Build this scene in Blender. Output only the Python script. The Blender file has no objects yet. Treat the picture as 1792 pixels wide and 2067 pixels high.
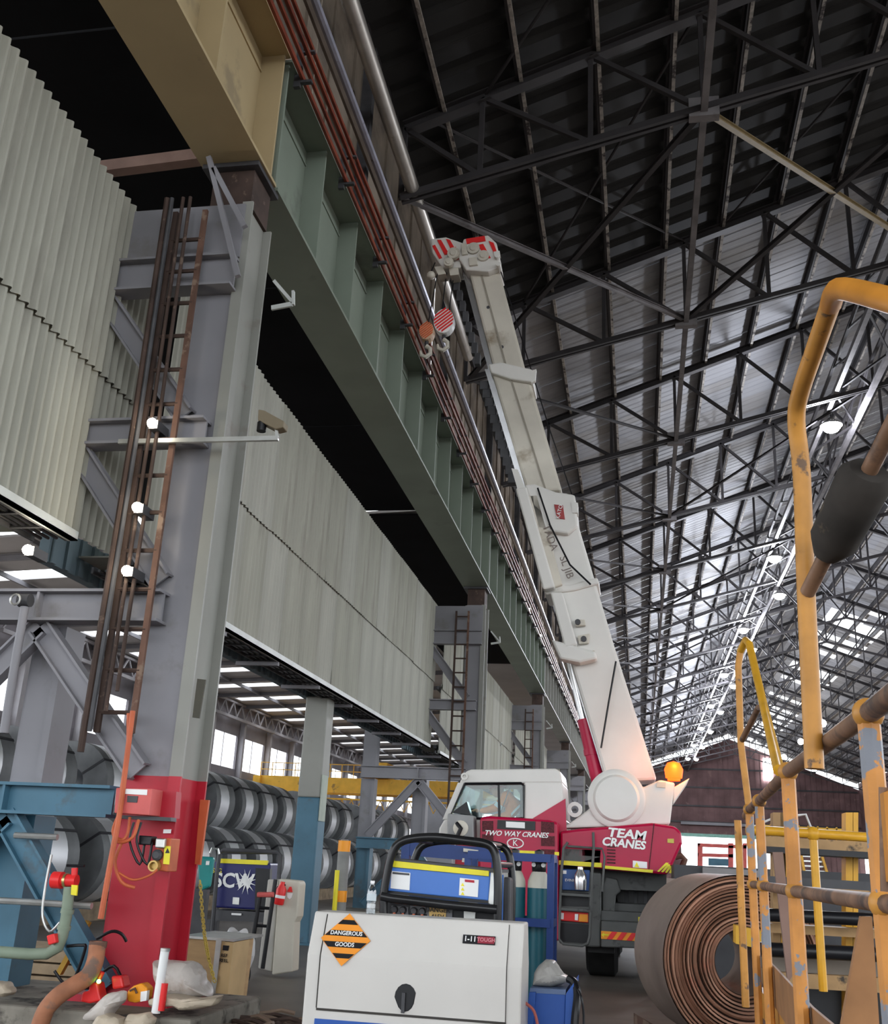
import bpy, math, random
from mathutils import Vector, Matrix
random.seed(7)
SC = bpy.context.scene
COL = SC.collection
V = Vector

# ---------------------------------------------------------------- camera
FPX, CX, CY = 2071.0, 896.0, 1033.5
_v = V((1290.4 - CX, 1758.0 - CY, FPX)); _s = 0.049
_t = _v.dot(_v) / (_v.x + _s * _v.y)
_ax = V((_t - _v.x, _s * _t - _v.y, -FPX)).normalized()      # world X in camera axes (right, down, forward)
_ay = _v.normalized()
_az = _ax.cross(_ay)
EYE = V((0, 0, 1.65))
def _w(c): return V((_ax.dot(c), _ay.dot(c), _az.dot(c)))
right, down, fwd = _w(V((1, 0, 0))), _w(V((0, 1, 0))), _w(V((0, 0, 1)))
cd = bpy.data.cameras.new('camera'); cam = bpy.data.objects.new('camera', cd); COL.objects.link(cam)
cd.sensor_fit = 'VERTICAL'; cd.sensor_height = 36; cd.sensor_width = 36 * 1792 / 2067; cd.lens = 36 * FPX / 2067
cd.clip_start = 0.1; cd.clip_end = 1000
cam.matrix_world = Matrix(((right.x, -down.x, -fwd.x, EYE.x), (right.y, -down.y, -fwd.y, EYE.y), (right.z, -down.z, -fwd.z, EYE.z), (0, 0, 0, 1)))
SC.camera = cam

# ---------------------------------------------------------------- world, exposure
wd = bpy.data.worlds.new('overcast_sky'); SC.world = wd; wd.use_nodes = True
wn = wd.node_tree.nodes; bg = wn['Background']
bg.inputs[0].default_value = (0.90, 0.95, 1.0, 1); bg.inputs[1].default_value = 1.35
SC.view_settings.view_transform = 'Standard'; SC.view_settings.look = 'None'
SC.view_settings.gamma = 1.0; SC.view_settings.use_curve_mapping = False
SC.view_settings.exposure = 1.65
SC.cycles.max_bounces = 6; SC.cycles.diffuse_bounces = 3; SC.cycles.glossy_bounces = 2; SC.cycles.transparent_max_bounces = 6; SC.cycles.caustics_reflective = False; SC.cycles.caustics_refractive = False

# ---------------------------------------------------------------- measuring: a photo point on a plane of the place
def ray(px, py): return _w(V((px - CX, py - CY, FPX)))
def onY(px, py, Y): r = ray(px, py); return EYE + r * (Y / r.y)
def onX(px, py, X): r = ray(px, py); return EYE + r * (X / r.x)
def onZ(px, py, Z): r = ray(px, py); return EYE + r * ((Z - EYE.z) / r.z)

# ---------------------------------------------------------------- materials
MATS = {}
def mat(name, c, rough=0.6, metal=0.0, var=0.12, scale=3.0, c2=None, thr=0.56, soft=0.06, s2=2.0, bump=0.0, stretch=(1, 1, 1), emit=0.0, spec=0.3):
    if name in MATS: return MATS[name]
    m = bpy.data.materials.new(name); m.use_nodes = True
    nt = m.node_tree; N = nt.nodes; L = nt.links; b = N['Principled BSDF']
    b.inputs['Roughness'].default_value = rough; b.inputs['Metallic'].default_value = metal
    b.inputs['Specular IOR Level'].default_value = spec
    if emit:
        b.inputs['Emission Color'].default_value = (*c, 1); b.inputs['Emission Strength'].default_value = emit
        b.inputs['Base Color'].default_value = (*c, 1); MATS[name] = m; return m
    tc = N.new('ShaderNodeTexCoord'); mp = N.new('ShaderNodeMapping'); mp.inputs['Scale'].default_value = stretch
    L.new(tc.outputs['Object'], mp.inputs[0])
    n1 = N.new('ShaderNodeTexNoise'); n1.inputs['Scale'].default_value = scale; n1.inputs['Detail'].default_value = 5
    L.new(mp.outputs[0], n1.inputs['Vector'])
    r1 = N.new('ShaderNodeValToRGB'); e = r1.color_ramp.elements
    e[0].position = .3; e[1].position = .7
    e[0].color = (*[x * (1 - var) for x in c], 1); e[1].color = (*[min(1, x * (1 + var)) for x in c], 1)
    L.new(n1.outputs[0], r1.inputs[0]); out = r1.outputs[0]
    if c2:
        n2 = N.new('ShaderNodeTexNoise'); n2.inputs['Scale'].default_value = s2; n2.inputs['Detail'].default_value = 7; n2.inputs['Roughness'].default_value = .62
        L.new(mp.outputs[0], n2.inputs['Vector'])
        r2 = N.new('ShaderNodeValToRGB'); r2.color_ramp.elements[0].position = thr; r2.color_ramp.elements[1].position = thr + soft
        L.new(n2.outputs[0], r2.inputs[0])
        mx = N.new('ShaderNodeMix'); mx.data_type = 'RGBA'
        L.new(r2.outputs[0], mx.inputs[0]); L.new(out, mx.inputs[6]); mx.inputs[7].default_value = (*c2, 1); out = mx.outputs[2]
    L.new(out, b.inputs['Base Color'])
    if bump:
        bp = N.new('ShaderNodeBump'); bp.inputs['Strength'].default_value = bump; bp.inputs['Distance'].default_value = .02
        L.new(n1.outputs[0], bp.inputs['Height']); L.new(bp.outputs[0], b.inputs['Normal'])
    MATS[name] = m; return m
def glassy(name, c=(1, 1, 1), gloss=0.12):
    m = bpy.data.materials.new(name); m.use_nodes = True; nt = m.node_tree; N = nt.nodes; N.clear()
    o = N.new('ShaderNodeOutputMaterial'); t = N.new('ShaderNodeBsdfTransparent'); g = N.new('ShaderNodeBsdfGlossy'); x = N.new('ShaderNodeMixShader')
    t.inputs[0].default_value = (*c, 1); g.inputs['Roughness'].default_value = .05; x.inputs[0].default_value = gloss
    nt.links.new(t.outputs[0], x.inputs[1]); nt.links.new(g.outputs[0], x.inputs[2]); nt.links.new(x.outputs[0], o.inputs[0])
    MATS[name] = m; return m

CONC = mat('concrete_floor', (.19, .165, .145), .45, var=.25, scale=.7, c2=(.09, .078, .068), thr=.55, soft=.14, s2=.35, bump=.15)
TAN = mat('tan_girder_paint', (.42, .33, .19), .5, var=.08, scale=.8, c2=(.30, .24, .15), thr=.62, s2=.6)
GREEN = mat('green_grey_girder_paint', (.21, .245, .20), .5, var=.10, scale=.8, c2=(.17, .19, .16), thr=.60, s2=.7)
STEEL = mat('grey_steel_paint', (.24, .235, .255), .5, var=.10, scale=1.0, c2=(.20, .19, .19), thr=.58, soft=.12, s2=1.4)
STEELG = mat('greenish_steel_paint', (.27, .27, .245), .5, var=.10, scale=1.0, c2=(.21, .19, .17), thr=.60, soft=.12, s2=1.4)
BLUEP = mat('blue_column_paint', (.06, .15, .215), .45, var=.15, scale=1.5, c2=(.07, .10, .12), thr=.6, soft=.1, s2=1.8)
REDP = mat('red_column_paint', (.44, .018, .035), .4, var=.15, scale=1.2, c2=(.25, .04, .04), thr=.64, soft=.15, s2=2.2)
FIBRO = mat('weathered_fibre_sheet', (.35, .345, .295), .85, var=.16, scale=2.0, c2=(.22, .21, .18), thr=.57, soft=.2, s2=1.1, stretch=(1, 1, .16))
FIBRO2 = mat('weathered_fibre_sheet_pale', (.385, .38, .335), .85, var=.14, scale=2.0, c2=(.27, .26, .23), thr=.6, soft=.2, s2=1.1, stretch=(1, 1, .16))
ROOFD = mat('dark_roof_sheet', (.030, .030, .030), .7, var=.3, scale=.6)  # darker tone for the near and rear roof sheets
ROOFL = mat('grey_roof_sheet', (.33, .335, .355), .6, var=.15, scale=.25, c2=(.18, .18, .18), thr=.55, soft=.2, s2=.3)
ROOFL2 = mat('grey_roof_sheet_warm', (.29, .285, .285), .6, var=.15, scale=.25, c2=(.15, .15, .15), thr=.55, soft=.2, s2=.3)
TRUSS = mat('dark_truss_steel', (.045, .042, .045), .55, var=.3, scale=.8)
TRUSSL = mat('pale_dusty_steel', (.22, .21, .22), .5, var=.3, scale=1.2, c2=(.08, .07, .07), thr=.55, soft=.2, s2=1.5)
PURL = mat('purlin_steel', (.05, .047, .05), .6, var=.3, scale=.8)
LIP = mat('dusty_purlin_lip', (.55, .52, .48), .7, var=.4, scale=5, c2=(.08, .07, .07), thr=.5, soft=.1, s2=2.5)
BLACKROOF = mat('shade_black_sheet', (.006, .006, .007), .9, var=.3, scale=.6, spec=.1)  # near-black colour carries the shade of the near left-bay roof
BROWNW = mat('brown_wall_sheet', (.20, .165, .13), .8, var=.35, scale=.7, c2=(.07, .055, .045), thr=.5, soft=.2, s2=.5)
DARKBR = mat('dark_brown_cladding', (.16, .095, .095), .8, var=.3, scale=.4, c2=(.24, .15, .14), thr=.6, s2=.6)
GREYW = mat('grey_cladding', (.26, .26, .28), .7, var=.15, scale=.4)
REDRAIL = mat('red_conductor_rail', (.20, .045, .025), .4, var=.3, scale=2.5, c2=(.10, .035, .03), thr=.55, soft=.15, s2=1.5)
SILVER = mat('silver_pipe', (.55, .52, .48), .35, .6, var=.15, scale=1.5, c2=(.2, .17, .14), thr=.62, soft=.15, s2=2)
RUSTY = mat('rusty_brown_steel', (.13, .07, .05), .75, var=.35, scale=3, c2=(.22, .15, .11), thr=.56, s2=4)
WHITEL = mat('pale_angle_paint', (.55, .57, .55), .5, var=.12, scale=2)
DARKM = mat('dark_grey_metal', (.06, .06, .065), .5, var=.25, scale=4)
BLACK = mat('black_paint', (.010, .010, .012), .35, var=.3, scale=5)

# ---------------------------------------------------------------- mesh helpers
class MB:
    def __init__(s): s.v = []; s.f = []; s.mi = []; s.m = 0
    def add(s, vs, fs):
        o = len(s.v); s.v += [V(x) for x in vs]; s.f += [tuple(i + o for i in f) for f in fs]; s.mi += [s.m] * len(fs); return s
    def box(s, x0, y0, z0, x1, y1, z1):
        return s.hexa([(x0, y0, z0), (x1, y0, z0), (x1, y1, z0), (x0, y1, z0)], [(x0, y0, z1), (x1, y0, z1), (x1, y1, z1), (x0, y1, z1)])
    def hexa(s, lo, hi):
        return s.add(list(lo) + list(hi), [(3, 2, 1, 0), (4, 5, 6, 7), (0, 1, 5, 4), (1, 2, 6, 5), (2, 3, 7, 6), (3, 0, 4, 7)])
    def beam(s, a, b, w, h, up=(0, 0, 1)):
        a, b = V(a), V(b); d = (b - a).normalized(); u = V(up)
        if abs(d.dot(u)) > .98: u = V((0, 1, 0))
        sx = d.cross(u).normalized() * (w / 2); uz = sx.cross(d).normalized() * (h / 2)
        q = lambda p: [p - sx - uz, p + sx - uz, p + sx + uz, p - sx + uz]
        return s.hexa(q(a), q(b))
    def ibeam(s, a, b, w, h, t=.025, up=(0, 0, 1)):
        a, b = V(a), V(b); d = (b - a).normalized(); u = V(up)
        if abs(d.dot(u)) > .98: u = V((0, 1, 0))
        sx = d.cross(u).normalized(); uz = sx.cross(d).normalized()
        o = uz * (h / 2 - t / 2)
        s.beam(a + o, b + o, w, t, up); s.beam(a - o, b - o, w, t, up); s.beam(a, b, t, h - 2 * t, up); return s
    def tube(s, pts, r, n=10, caps=True, rs=None):
        P = [V(p) for p in pts]; o = len(s.v); k = len(P); prev = None; rings = []
        for i, p in enumerate(P):
            d = (P[min(i + 1, k - 1)] - P[max(i - 1, 0)]).normalized()
            if prev is None:
                prev = d.cross(V((0, 0, 1)) if abs(d.z) < .9 else V((1, 0, 0))).normalized()
            else:
                prev = (prev - d * prev.dot(d)).normalized()
            q = d.cross(prev); rr = rs[i] if rs else r
            rings.append([p + prev * (math.cos(2 * math.pi * j / n) * rr) + q * (math.sin(2 * math.pi * j / n) * rr) for j in range(n)])
        vs = [x for g in rings for x in g]; fs = []
        for i in range(k - 1):
            for j in range(n): fs.append((i * n + j, i * n + (j + 1) % n, (i + 1) * n + (j + 1) % n, (i + 1) * n + j))
        if caps: fs += [tuple(range(n - 1, -1, -1)), tuple((k - 1) * n + j for j in range(n))]
        return s.add(vs, fs)
    def prism(s, poly, ext):
        P = [V(p) for p in poly]; e = V(ext); n = len(P)
        nn = V((0, 0, 0))
        for i in range(n): nn += (P[i] - P[0]).cross(P[(i + 1) % n] - P[0])
        if nn.dot(e) > 0: P.reverse()
        return s.add(P + [p + e for p in P], [tuple(range(n)), tuple(range(2 * n - 1, n - 1, -1))] + [(i, n + i, n + (i + 1) % n, (i + 1) % n) for i in range(n)])
    def pp(s, px, Y, depth):                       # photo outline standing on the plane y = Y, with real depth
        return s.prism([onY(x, y, Y) for x, y in px], (0, depth, 0))
    def lathe(s, c, axis, prof, n=24, start=0.0):       # prof: list of (along, radius)
        a = V(axis).normalized(); u = a.cross(V((0, 0, 1)) if abs(a.z) < .9 else V((1, 0, 0))).normalized(); w = a.cross(u); c = V(c)
        vs = []; fs = []; k = len(prof)
        for (t, r) in prof:
            for j in range(n):
                an = start + 2 * math.pi * j / n; vs.append(c + a * t + (u * math.cos(an) + w * math.sin(an)) * max(r, 1e-4))
        for i in range(k - 1):
            for j in range(n): fs.append((i * n + j, (i + 1) * n + j, (i + 1) * n + (j + 1) % n, i * n + (j + 1) % n))
        return s.add(vs, fs)
    def ball(s, c, r, n=12, m=8, sc=(1, 1, 1), jit=0.0):
        c = V(c); vs = []; fs = []
        for i in range(m + 1):
            th = math.pi * i / m
            for j in range(n):
                ph = 2 * math.pi * j / n; k = 1 + (random.uniform(-jit, jit) if jit else 0)
                vs.append(c + V((math.sin(th) * math.cos(ph) * sc[0], math.sin(th) * math.sin(ph) * sc[1], math.cos(th) * sc[2])) * r * k)
        for i in range(m):
            for j in range(n): fs.append((i * n + j, (i + 1) * n + j, (i + 1) * n + (j + 1) % n, i * n + (j + 1) % n))
        return s.add(vs, fs)
    def build(s, name, mats, parent=None, smooth=False, bevel=0.0, label=None):
        base = BASE.get(parent.name, V((0, 0, 0))) if parent else V((0, 0, 0))
        me = bpy.data.meshes.new(name); me.from_pydata([v - base for v in s.v], [], s.f)
        ml = mats if isinstance(mats, (list, tuple)) else [mats]
        for m in ml: me.materials.append(m)
        if len(ml) > 1:
            for p, i in zip(me.polygons, s.mi): p.material_index = i
        if smooth:
            for p in me.polygons: p.use_smooth = True
            me.set_sharp_from_angle(angle=.7)
        me.update()
        o = bpy.data.objects.new(name, me); COL.objects.link(o)
        if parent: o.parent = parent
        BASE[o.name] = base
        if bevel:
            b = o.modifiers.new('edge', 'BEVEL'); b.width = bevel; b.segments = 2; b.limit_method = 'ANGLE'
        if label: o['label'] = label
        return o
BASE = {}
def smooth_path(pts, k=4):                          # Catmull-Rom through the given points
    P_ = []; pts = [V(p) for p in pts]
    for i in range(len(pts) - 1):
        a = pts[max(i - 1, 0)]; b = pts[i]; c = pts[i + 1]; d = pts[min(i + 2, len(pts) - 1)]
        for q in range(k):
            u = q / k; P_.append(.5 * ((2 * b) + (c - a) * u + (2 * a - 5 * b + 4 * c - d) * u * u + (3 * b - a - 3 * c + d) * u ** 3))
    return P_ + [pts[-1]]
def tag(o, label=None, cat=None, group=None, kind=None):
    if label: o['label'] = label
    if cat: o['category'] = cat
    if group: o['group'] = group
    if kind: o['kind'] = kind
    return o
def thing(name, loc, label=None, cat=None, group=None, kind=None):
    o = bpy.data.objects.new(name, None); COL.objects.link(o); o.location = loc; o.empty_display_size = .1
    BASE[o.name] = V(loc); return tag(o, label, cat, group, kind)
def clone(o, parent=None):                          # one object; shares mesh data
    c = o.copy(); COL.objects.link(c); c.parent = parent; return c
def clone_tree(root, loc):
    r = root.copy(); COL.objects.link(r); r.location = loc; BASE[r.name] = V(loc)
    for ch in list(root.children):
        c = clone(ch, r)
        for g in ch.children: clone(g, c)
    return r
def text(name, s, m, loc, size, parent, rot=(math.pi / 2, 0, 0), depth=.004, align='CENTER', shear=0.0, sx=1.0, bold=0.0):
    cu = bpy.data.curves.new(name, 'FONT'); cu.body = s; cu.size = size; cu.extrude = depth; cu.align_x = align; cu.align_y = 'CENTER'
    cu.shear = shear; cu.offset = bold; cu.resolution_u = 3
    t = bpy.data.objects.new(name + '_curve', cu); COL.objects.link(t)
    bpy.context.view_layer.update()
    me = bpy.data.meshes.new_from_object(t.evaluated_get(bpy.context.evaluated_depsgraph_get()))
    bpy.data.objects.remove(t); bpy.data.curves.remove(cu)
    me.materials.clear(); me.materials.append(m)
    o = bpy.data.objects.new(name, me); COL.objects.link(o); o.parent = parent
    b = BASE.get(parent.name, V((0, 0, 0))) if parent else V((0, 0, 0))
    o.location = V(loc) - b; o.rotation_euler = rot; o.scale = (sx, 1, 1); return o
ORD = ['nearest', 'second', 'third', 'fourth', 'fifth', 'sixth', 'seventh', 'eighth', 'ninth', 'tenth', 'eleventh', 'twelfth', 'thirteenth', 'fourteenth', 'fifteenth', 'sixteenth', 'seventeenth', 'eighteenth', 'nineteenth', 'twentieth', 'twenty-first', 'twenty-second', 'twenty-third', 'twenty-fourth', 'twenty-fifth', 'twenty-sixth', 'twenty-seventh', 'twenty-eighth', 'twenty-ninth', 'thirtieth']
# ================================================================ THE SETTING
RID, RZ, PITCH = 17.7, 21.55, .38                      # ridge x, sheet height at x = 0, roof pitch
END = 213.0
def zroof(x): return RZ + PITCH * (x if x <= RID else 2 * RID - x)
def ztop(x): return zroof(x) - .5                      # truss top chord
def zbot(x): return 18.33 + .262 * (x if x <= RID else 2 * RID - x)

fl = MB()
fl.add([(-500, -500, 0), (500, -500, 0), (500, 700, 0), (-500, 700, 0)], [(0, 1, 2, 3)])
tag(fl.build('floor', CONC), 'worn grey concrete workshop floor', None, None, 'structure')

# ---- main roof: ribbed sheets on purlins
def ribbed(x0, x1, w, ribs, zf, hr=.045):
    m = MB(); ys = []
    p = w / ribs
    for k in range(ribs):
        for a, h in ((0, 0), (.55, 0), (.66, hr), (.90, hr)): ys.append((p * (k + a), h))
    ys.append((w + .03, 0))
    for y, h in ys: m.v += [V((x0, y, zf(x0) + h)), V((x1, y, zf(x1) + h))]
    for i in range(len(ys) - 1): m.f.append((2 * i, 2 * i + 1, 2 * i + 3, 2 * i + 2)); m.mi.append(0)
    return m
roof = thing('ceiling', (0, 0, 0), 'long gabled workshop roof of ribbed metal sheets', None, None, 'structure')
protos = []
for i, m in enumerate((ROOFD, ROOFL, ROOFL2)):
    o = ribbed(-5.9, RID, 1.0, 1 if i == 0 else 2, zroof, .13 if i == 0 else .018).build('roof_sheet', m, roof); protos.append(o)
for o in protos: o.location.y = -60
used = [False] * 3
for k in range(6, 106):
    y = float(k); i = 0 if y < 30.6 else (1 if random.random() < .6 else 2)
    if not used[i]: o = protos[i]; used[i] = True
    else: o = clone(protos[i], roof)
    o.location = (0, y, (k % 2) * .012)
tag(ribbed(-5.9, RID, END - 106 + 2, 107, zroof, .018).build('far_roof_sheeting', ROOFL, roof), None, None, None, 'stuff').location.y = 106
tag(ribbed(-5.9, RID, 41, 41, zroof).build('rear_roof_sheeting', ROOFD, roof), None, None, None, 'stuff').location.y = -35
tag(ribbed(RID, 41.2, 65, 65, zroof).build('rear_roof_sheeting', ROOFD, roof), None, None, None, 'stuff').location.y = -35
# right slope, three courses; the middle course has lost sheets that let daylight in
def far(x0, x1, y0, y1, nm='roof_sheet'):
    o = ribbed(x0, x1, y1 - y0, max(1, int((y1 - y0) / 1.0)), zroof).build(nm, ROOFL2 if random.random() < .5 else ROOFL, roof); o.location.y = y0; return o
for y in range(30, 214, 8):
    far(RID, 19.4, y, min(y + 8, END + 2)); far(24.6, 41.2, y, min(y + 8, END + 2))
y = 30.0
rr = random.Random(3)
while y < END:
    w = 2.0
    if y < 101 or not (rr.random() < .55): far(19.4, 24.6, y, y + w)
    elif rr.random() < .7: far(*((19.4, 21.4 + rr.random()) if rr.random() < .5 else (22.4 + rr.random(), 24.6)), y, y + w)
    y += w
# ridge capping
tag(MB().prism([(RID - .5, 6, zroof(RID - .5) + .08), (RID, 6, zroof(RID) + .12), (RID + .5, 6, zroof(RID + .5) + .08), (RID, 6, zroof(RID) + .06)], (0, END - 6, 0)).build('trim_1', ROOFL), 'folded ridge capping along the roof top', None, None, 'structure')

# ---- purlins
n = 0
for k in range(24):
    x = -4.6 + 1.9 * k
    if x > 41: break
    if abs(x - RID) < .4: x += .5
    z = zroof(x); y0 = 6 if x < RID else 34
    t = thing('roof_purlin', (x, y0, z), '%s roof purlin %s, long dark Z-section under the sheets' % ((ORD[k] if k else 'first'), 'from the girder wall'), 'purlin', 'roof purlins')
    MB().box(x - .035, y0, z - .42, x + .035, END, z - .01).box(x - .1, y0, z - .04, x + .035, END, z - .008).build('web', PURL, t)
    MB().box(x + .036, y0, z - .44, x + .13, END, z - .40).build('lip', LIP, t)

# ---- roof trusses
PP = [-5.5, -3.57, -.91, 1.75, 4.41, 7.07, 9.72, 12.38, 15.04, 17.7]
PP = PP + [2 * RID - x for x in reversed(PP[:-1])]
def make_truss(y, detailed, label, x1=41):
    t = thing('roof_truss', (0, y, 18), label, 'roof truss', 'roof trusses across the hall')
    pts = [x for x in PP if x <= x1]
    for side in (0, 1):
        xs = [x for x in pts if (x <= RID if side == 0 else x >= RID)]
        MB().ibeam((xs[0], y, ztop(xs[0])), (xs[-1], y, ztop(xs[-1])), .30, .30, .03).build('top_chord', TRUSS, t)
        b = MB()
        for dy in (-.09, .09): b.beam((xs[0], y + dy, zbot(xs[0])), (xs[-1], y + dy, zbot(xs[-1])), .10, .16)
        b.build('bottom_chord', TRUSS, t)
    webs = []
    for i, x in enumerate(pts):
        webs.append(((x, y, zbot(x)), (x, y, ztop(x)), .12))
        if i + 1 < len(pts):
            xn = pts[i + 1]
            webs.append(((x, y, ztop(x)), (xn, y, zbot(xn)), .12) if x < RID else ((x, y, zbot(x)), (xn, y, ztop(xn)), .12))
    if detailed:
        for a, b_, w in webs: MB().beam(a, b_, w, w).build('web_member', TRUSS, t)
    else:
        m = MB()
        for a, b_, w in webs: m.beam(a, b_, w, w)
        m.build('web_members', TRUSS, t)
    g = MB()
    for x in (1.75,): g.box(x - .35, y - .12, zbot(x) - .25, x + .35, y + .12, zbot(x) + .28)
    g.build('gusset_plate', TRUSSL, t)
    return t
for k in range(19):
    make_truss(20.6 + 10 * k, k < 8, '%s roof truss counted from the camera, dark steel lattice with sloping chords' % ORD[k])

# ---- longitudinal members at the bottom chords
def tubething(name, pts, r, m, label, cat, group=None, n=10):
    o = MB().tube(pts, r, n).build(name, m, None, True); return tag(o, label, cat, group)
def barthing(name, a, b, w, h, m, label, cat, group=None):
    o = MB().ibeam(a, b, w, h, .02).build(name, m); return tag(o, label, cat, group)
barthing('longitudinal_tie', (1.75, 10, zbot(1.75) - .05), (1.75, END, zbot(1.75) - .05), .16, .2, TRUSSL, 'pale longitudinal tie beam linking the roof truss hubs above the crane boom', 'tie beam')
lg = thing('lamp_gangway', (8.9, 20, 20.3), 'narrow lattice gangway under the roof carrying the pendant lamps', 'gangway')
for dx in (-.7, .7):
    MB().box(8.9 + dx - .09, 20, 20.55, 8.9 + dx + .09, END, 20.78).build('rail', TRUSSL, lg)
    MB().box(8.9 + dx - .06, 20, 21.75, 8.9 + dx + .06, END, 21.87).build('handrail', TRUSS, lg)
m = MB(); y = 20.6; s = 1
while y < END - 4:
    if y < 110:
        MB().beam((8.9 - .7 * s, y, 20.7), (8.9 + .7 * s, y + 3.3, 20.7), .08, .08).beam((8.2, y, 20.7), (8.2, y + 3.3, 21.8), .07, .07).beam((9.6, y + 3.3, 20.7), (9.6, y, 21.8), .07, .07).build('lacing_bar', TRUSS, lg)
    else: m.beam((8.9 - .7 * s, y, 20.7), (8.9 + .7 * s, y + 3.3, 20.7), .08, .08).beam((8.2, y, 20.7), (8.2, y + 3.3, 21.8), .07, .07)
    y += 3.3333; s = -s
m.build('far_lacing', TRUSS, lg)
# wind bracing between trusses (bottom chord plane)
def brace(a, b, m, lab, w=.14): 
    barthing('wind_brace', (a[0], a[1], zbot(a[0]) + .02), (b[0], b[1], zbot(b[0]) + .02), w, w, m, lab, 'brace', 'diagonal wind braces under the roof')
brace((-5.4, 20.6), (1.75, 30.6), TRUSSL, 'pale diagonal brace passing just behind the crane boom head')
brace((1.75, 20.6), (9.4, 30.6), mat('straw_brace_paint', (.42, .34, .20), .5), 'straw-yellow diagonal brace at the top right of the roof')
brace((1.75, 20.6), (-5.4, 30.6), TRUSS, 'dark diagonal brace running left from the nearest truss hub')
brace((9.4, 20.6), (1.75, 30.6), TRUSS, 'dark diagonal brace running right from the second truss hub')
for k in range(1, 11):
    y = 20.6 + 10 * k
    brace((-5.4, y), (1.75, y + 10), TRUSS, 'thin dark diagonal brace between trusses, %s bay beyond the boom head' % ORD[k], .09)
    if k % 2 == 0: brace((9.4, y), (1.75, y + 10), TRUSS, 'thin dark diagonal brace right of the tie beam, %s bay beyond the boom head' % ORD[k], .09)
# top-plane rods between nearest trusses
for i, (a, b) in enumerate((((-3.5, 11), (4.4, 20.6)), ((-3.5, 20.6), (4.4, 11)), ((4.4, 11), (12.4, 20.6)), ((-5, 20.6), (1.75, 30.6)), ((1.75, 20.6), (-3.6, 30.6)), ((9.7, 20.6), (3, 30.6)))):
    o = MB().tube([(a[0], a[1], ztop(a[0]) + .1), (b[0], b[1], ztop(b[0]) + .1)], .045, 6).build('sag_rod', TRUSS)
    tag(o, 'thin dark cross rod close under the dark roof sheets, %s of six' % ORD[i], 'rod', 'cross rods under the dark roof')

# ---- wall above the crane girder
wl = thing('wall_left', (-5.9, 0, 0), 'brown sheeted wall above the crane girder', None, None, 'structure')
proto = None
for k in range(0, 70):
    y = 3 + 3.0 * k
    if proto is None:
        proto = MB().box(-5.95, 0, 12.6, -5.9, 2.94, 19.2).box(-5.9, 2.2, 12.6, -5.84, 2.34, 19.2).box(-5.9, .7, 12.6, -5.86, .8, 19.2).build('wall_panel', BROWNW, wl); o = proto
    else: o = clone(proto, wl)
    o.location = V((random.uniform(-.02, .05) + 5.9 - 5.9, y, 0)) - V((0, 0, 0))
MB().box(-6.0, 3, 19.0, -5.75, END, 19.6).box(-6.0, 3, 12.4, -5.8, END, 12.7).build('eave_beam', TRUSS, wl)

# ---- far gable wall with ribs and an opening at its foot
gw = thing('wall_far', (0, END, 0), 'dark brown gable wall at the far end with daylight slits under the roof', None, None, 'structure')
def gz(x): return zroof(x) - 1.15
gx = [-6, 8, 26, 41.4]
MB().prism([(-6, END, 0), (8, END, 0), (8, END, gz(8)), (-6, END, gz(-6))], (0, .2, 0)).build('cladding', DARKBR, gw)
MB().prism([(8, END, 8.4), (26, END, 8.4), (26, END, gz(26)), (RID, END, gz(RID)), (8, END, gz(8))], (0, .2, 0)).build('cladding', DARKBR, gw)
MB().prism([(26, END, 0), (41.4, END, 0), (41.4, END, gz(41.4)), (26, END, gz(26))], (0, .2, 0)).build('cladding', DARKBR, gw)
for i in range(47):
    x = -5.5 + i; z0 = 8.6 if 8 < x < 26 else 0
    MB().box(x - .08, END - .12, z0, x + .08, END - .01, gz(x) - .2).build('rib', DARKBR, gw)
for z in (11.0, 14.0, 17.5, 21.0):
    xs = 17.7 - (zroof(17.7) - 1.2 - z) / .38
    MB().box(max(-5.9, xs), END - .4, z, min(41, 2 * RID - xs), END - .13, z + .3).build('girt', TRUSS, gw)
MB().box(8, END - .5, 8.4, 26, END - .15, 9.0).build('door_head', mat('pale_green_trim', (.25, .5, .42), .5), gw)
MB().box(8, END - .9, 10.6, 26, END - .45, 11.1).build('crane_beam', GREYW, gw)
MB().pp([(1540, 1530), (1561, 1531), (1560, 1576), (1541, 1575)], END - .6, .3).build('lit_window', mat('daylit_window', (.93, .96, 1), emit=6), gw)
# right wall (only its far half can be seen), with window openings
wr = thing('wall_right', (41.4, 0, 0), 'dark brown right wall with bright window openings', None, None, 'structure')
MB().box(41.3, 85, 7.5, 41.5, END, zroof(41.2)).build('upper_cladding', DARKBR, wr)
MB().box(41.3, 85, 0, 41.5, END, 1.2).build('lower_cladding', DARKBR, wr)
for k in range(24):
    y = 85 + 5.3 * k
    MB().box(41.28, y, 1.2, 41.5, y + 1.0, 7.5).build('pier', DARKBR, wr)

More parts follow.
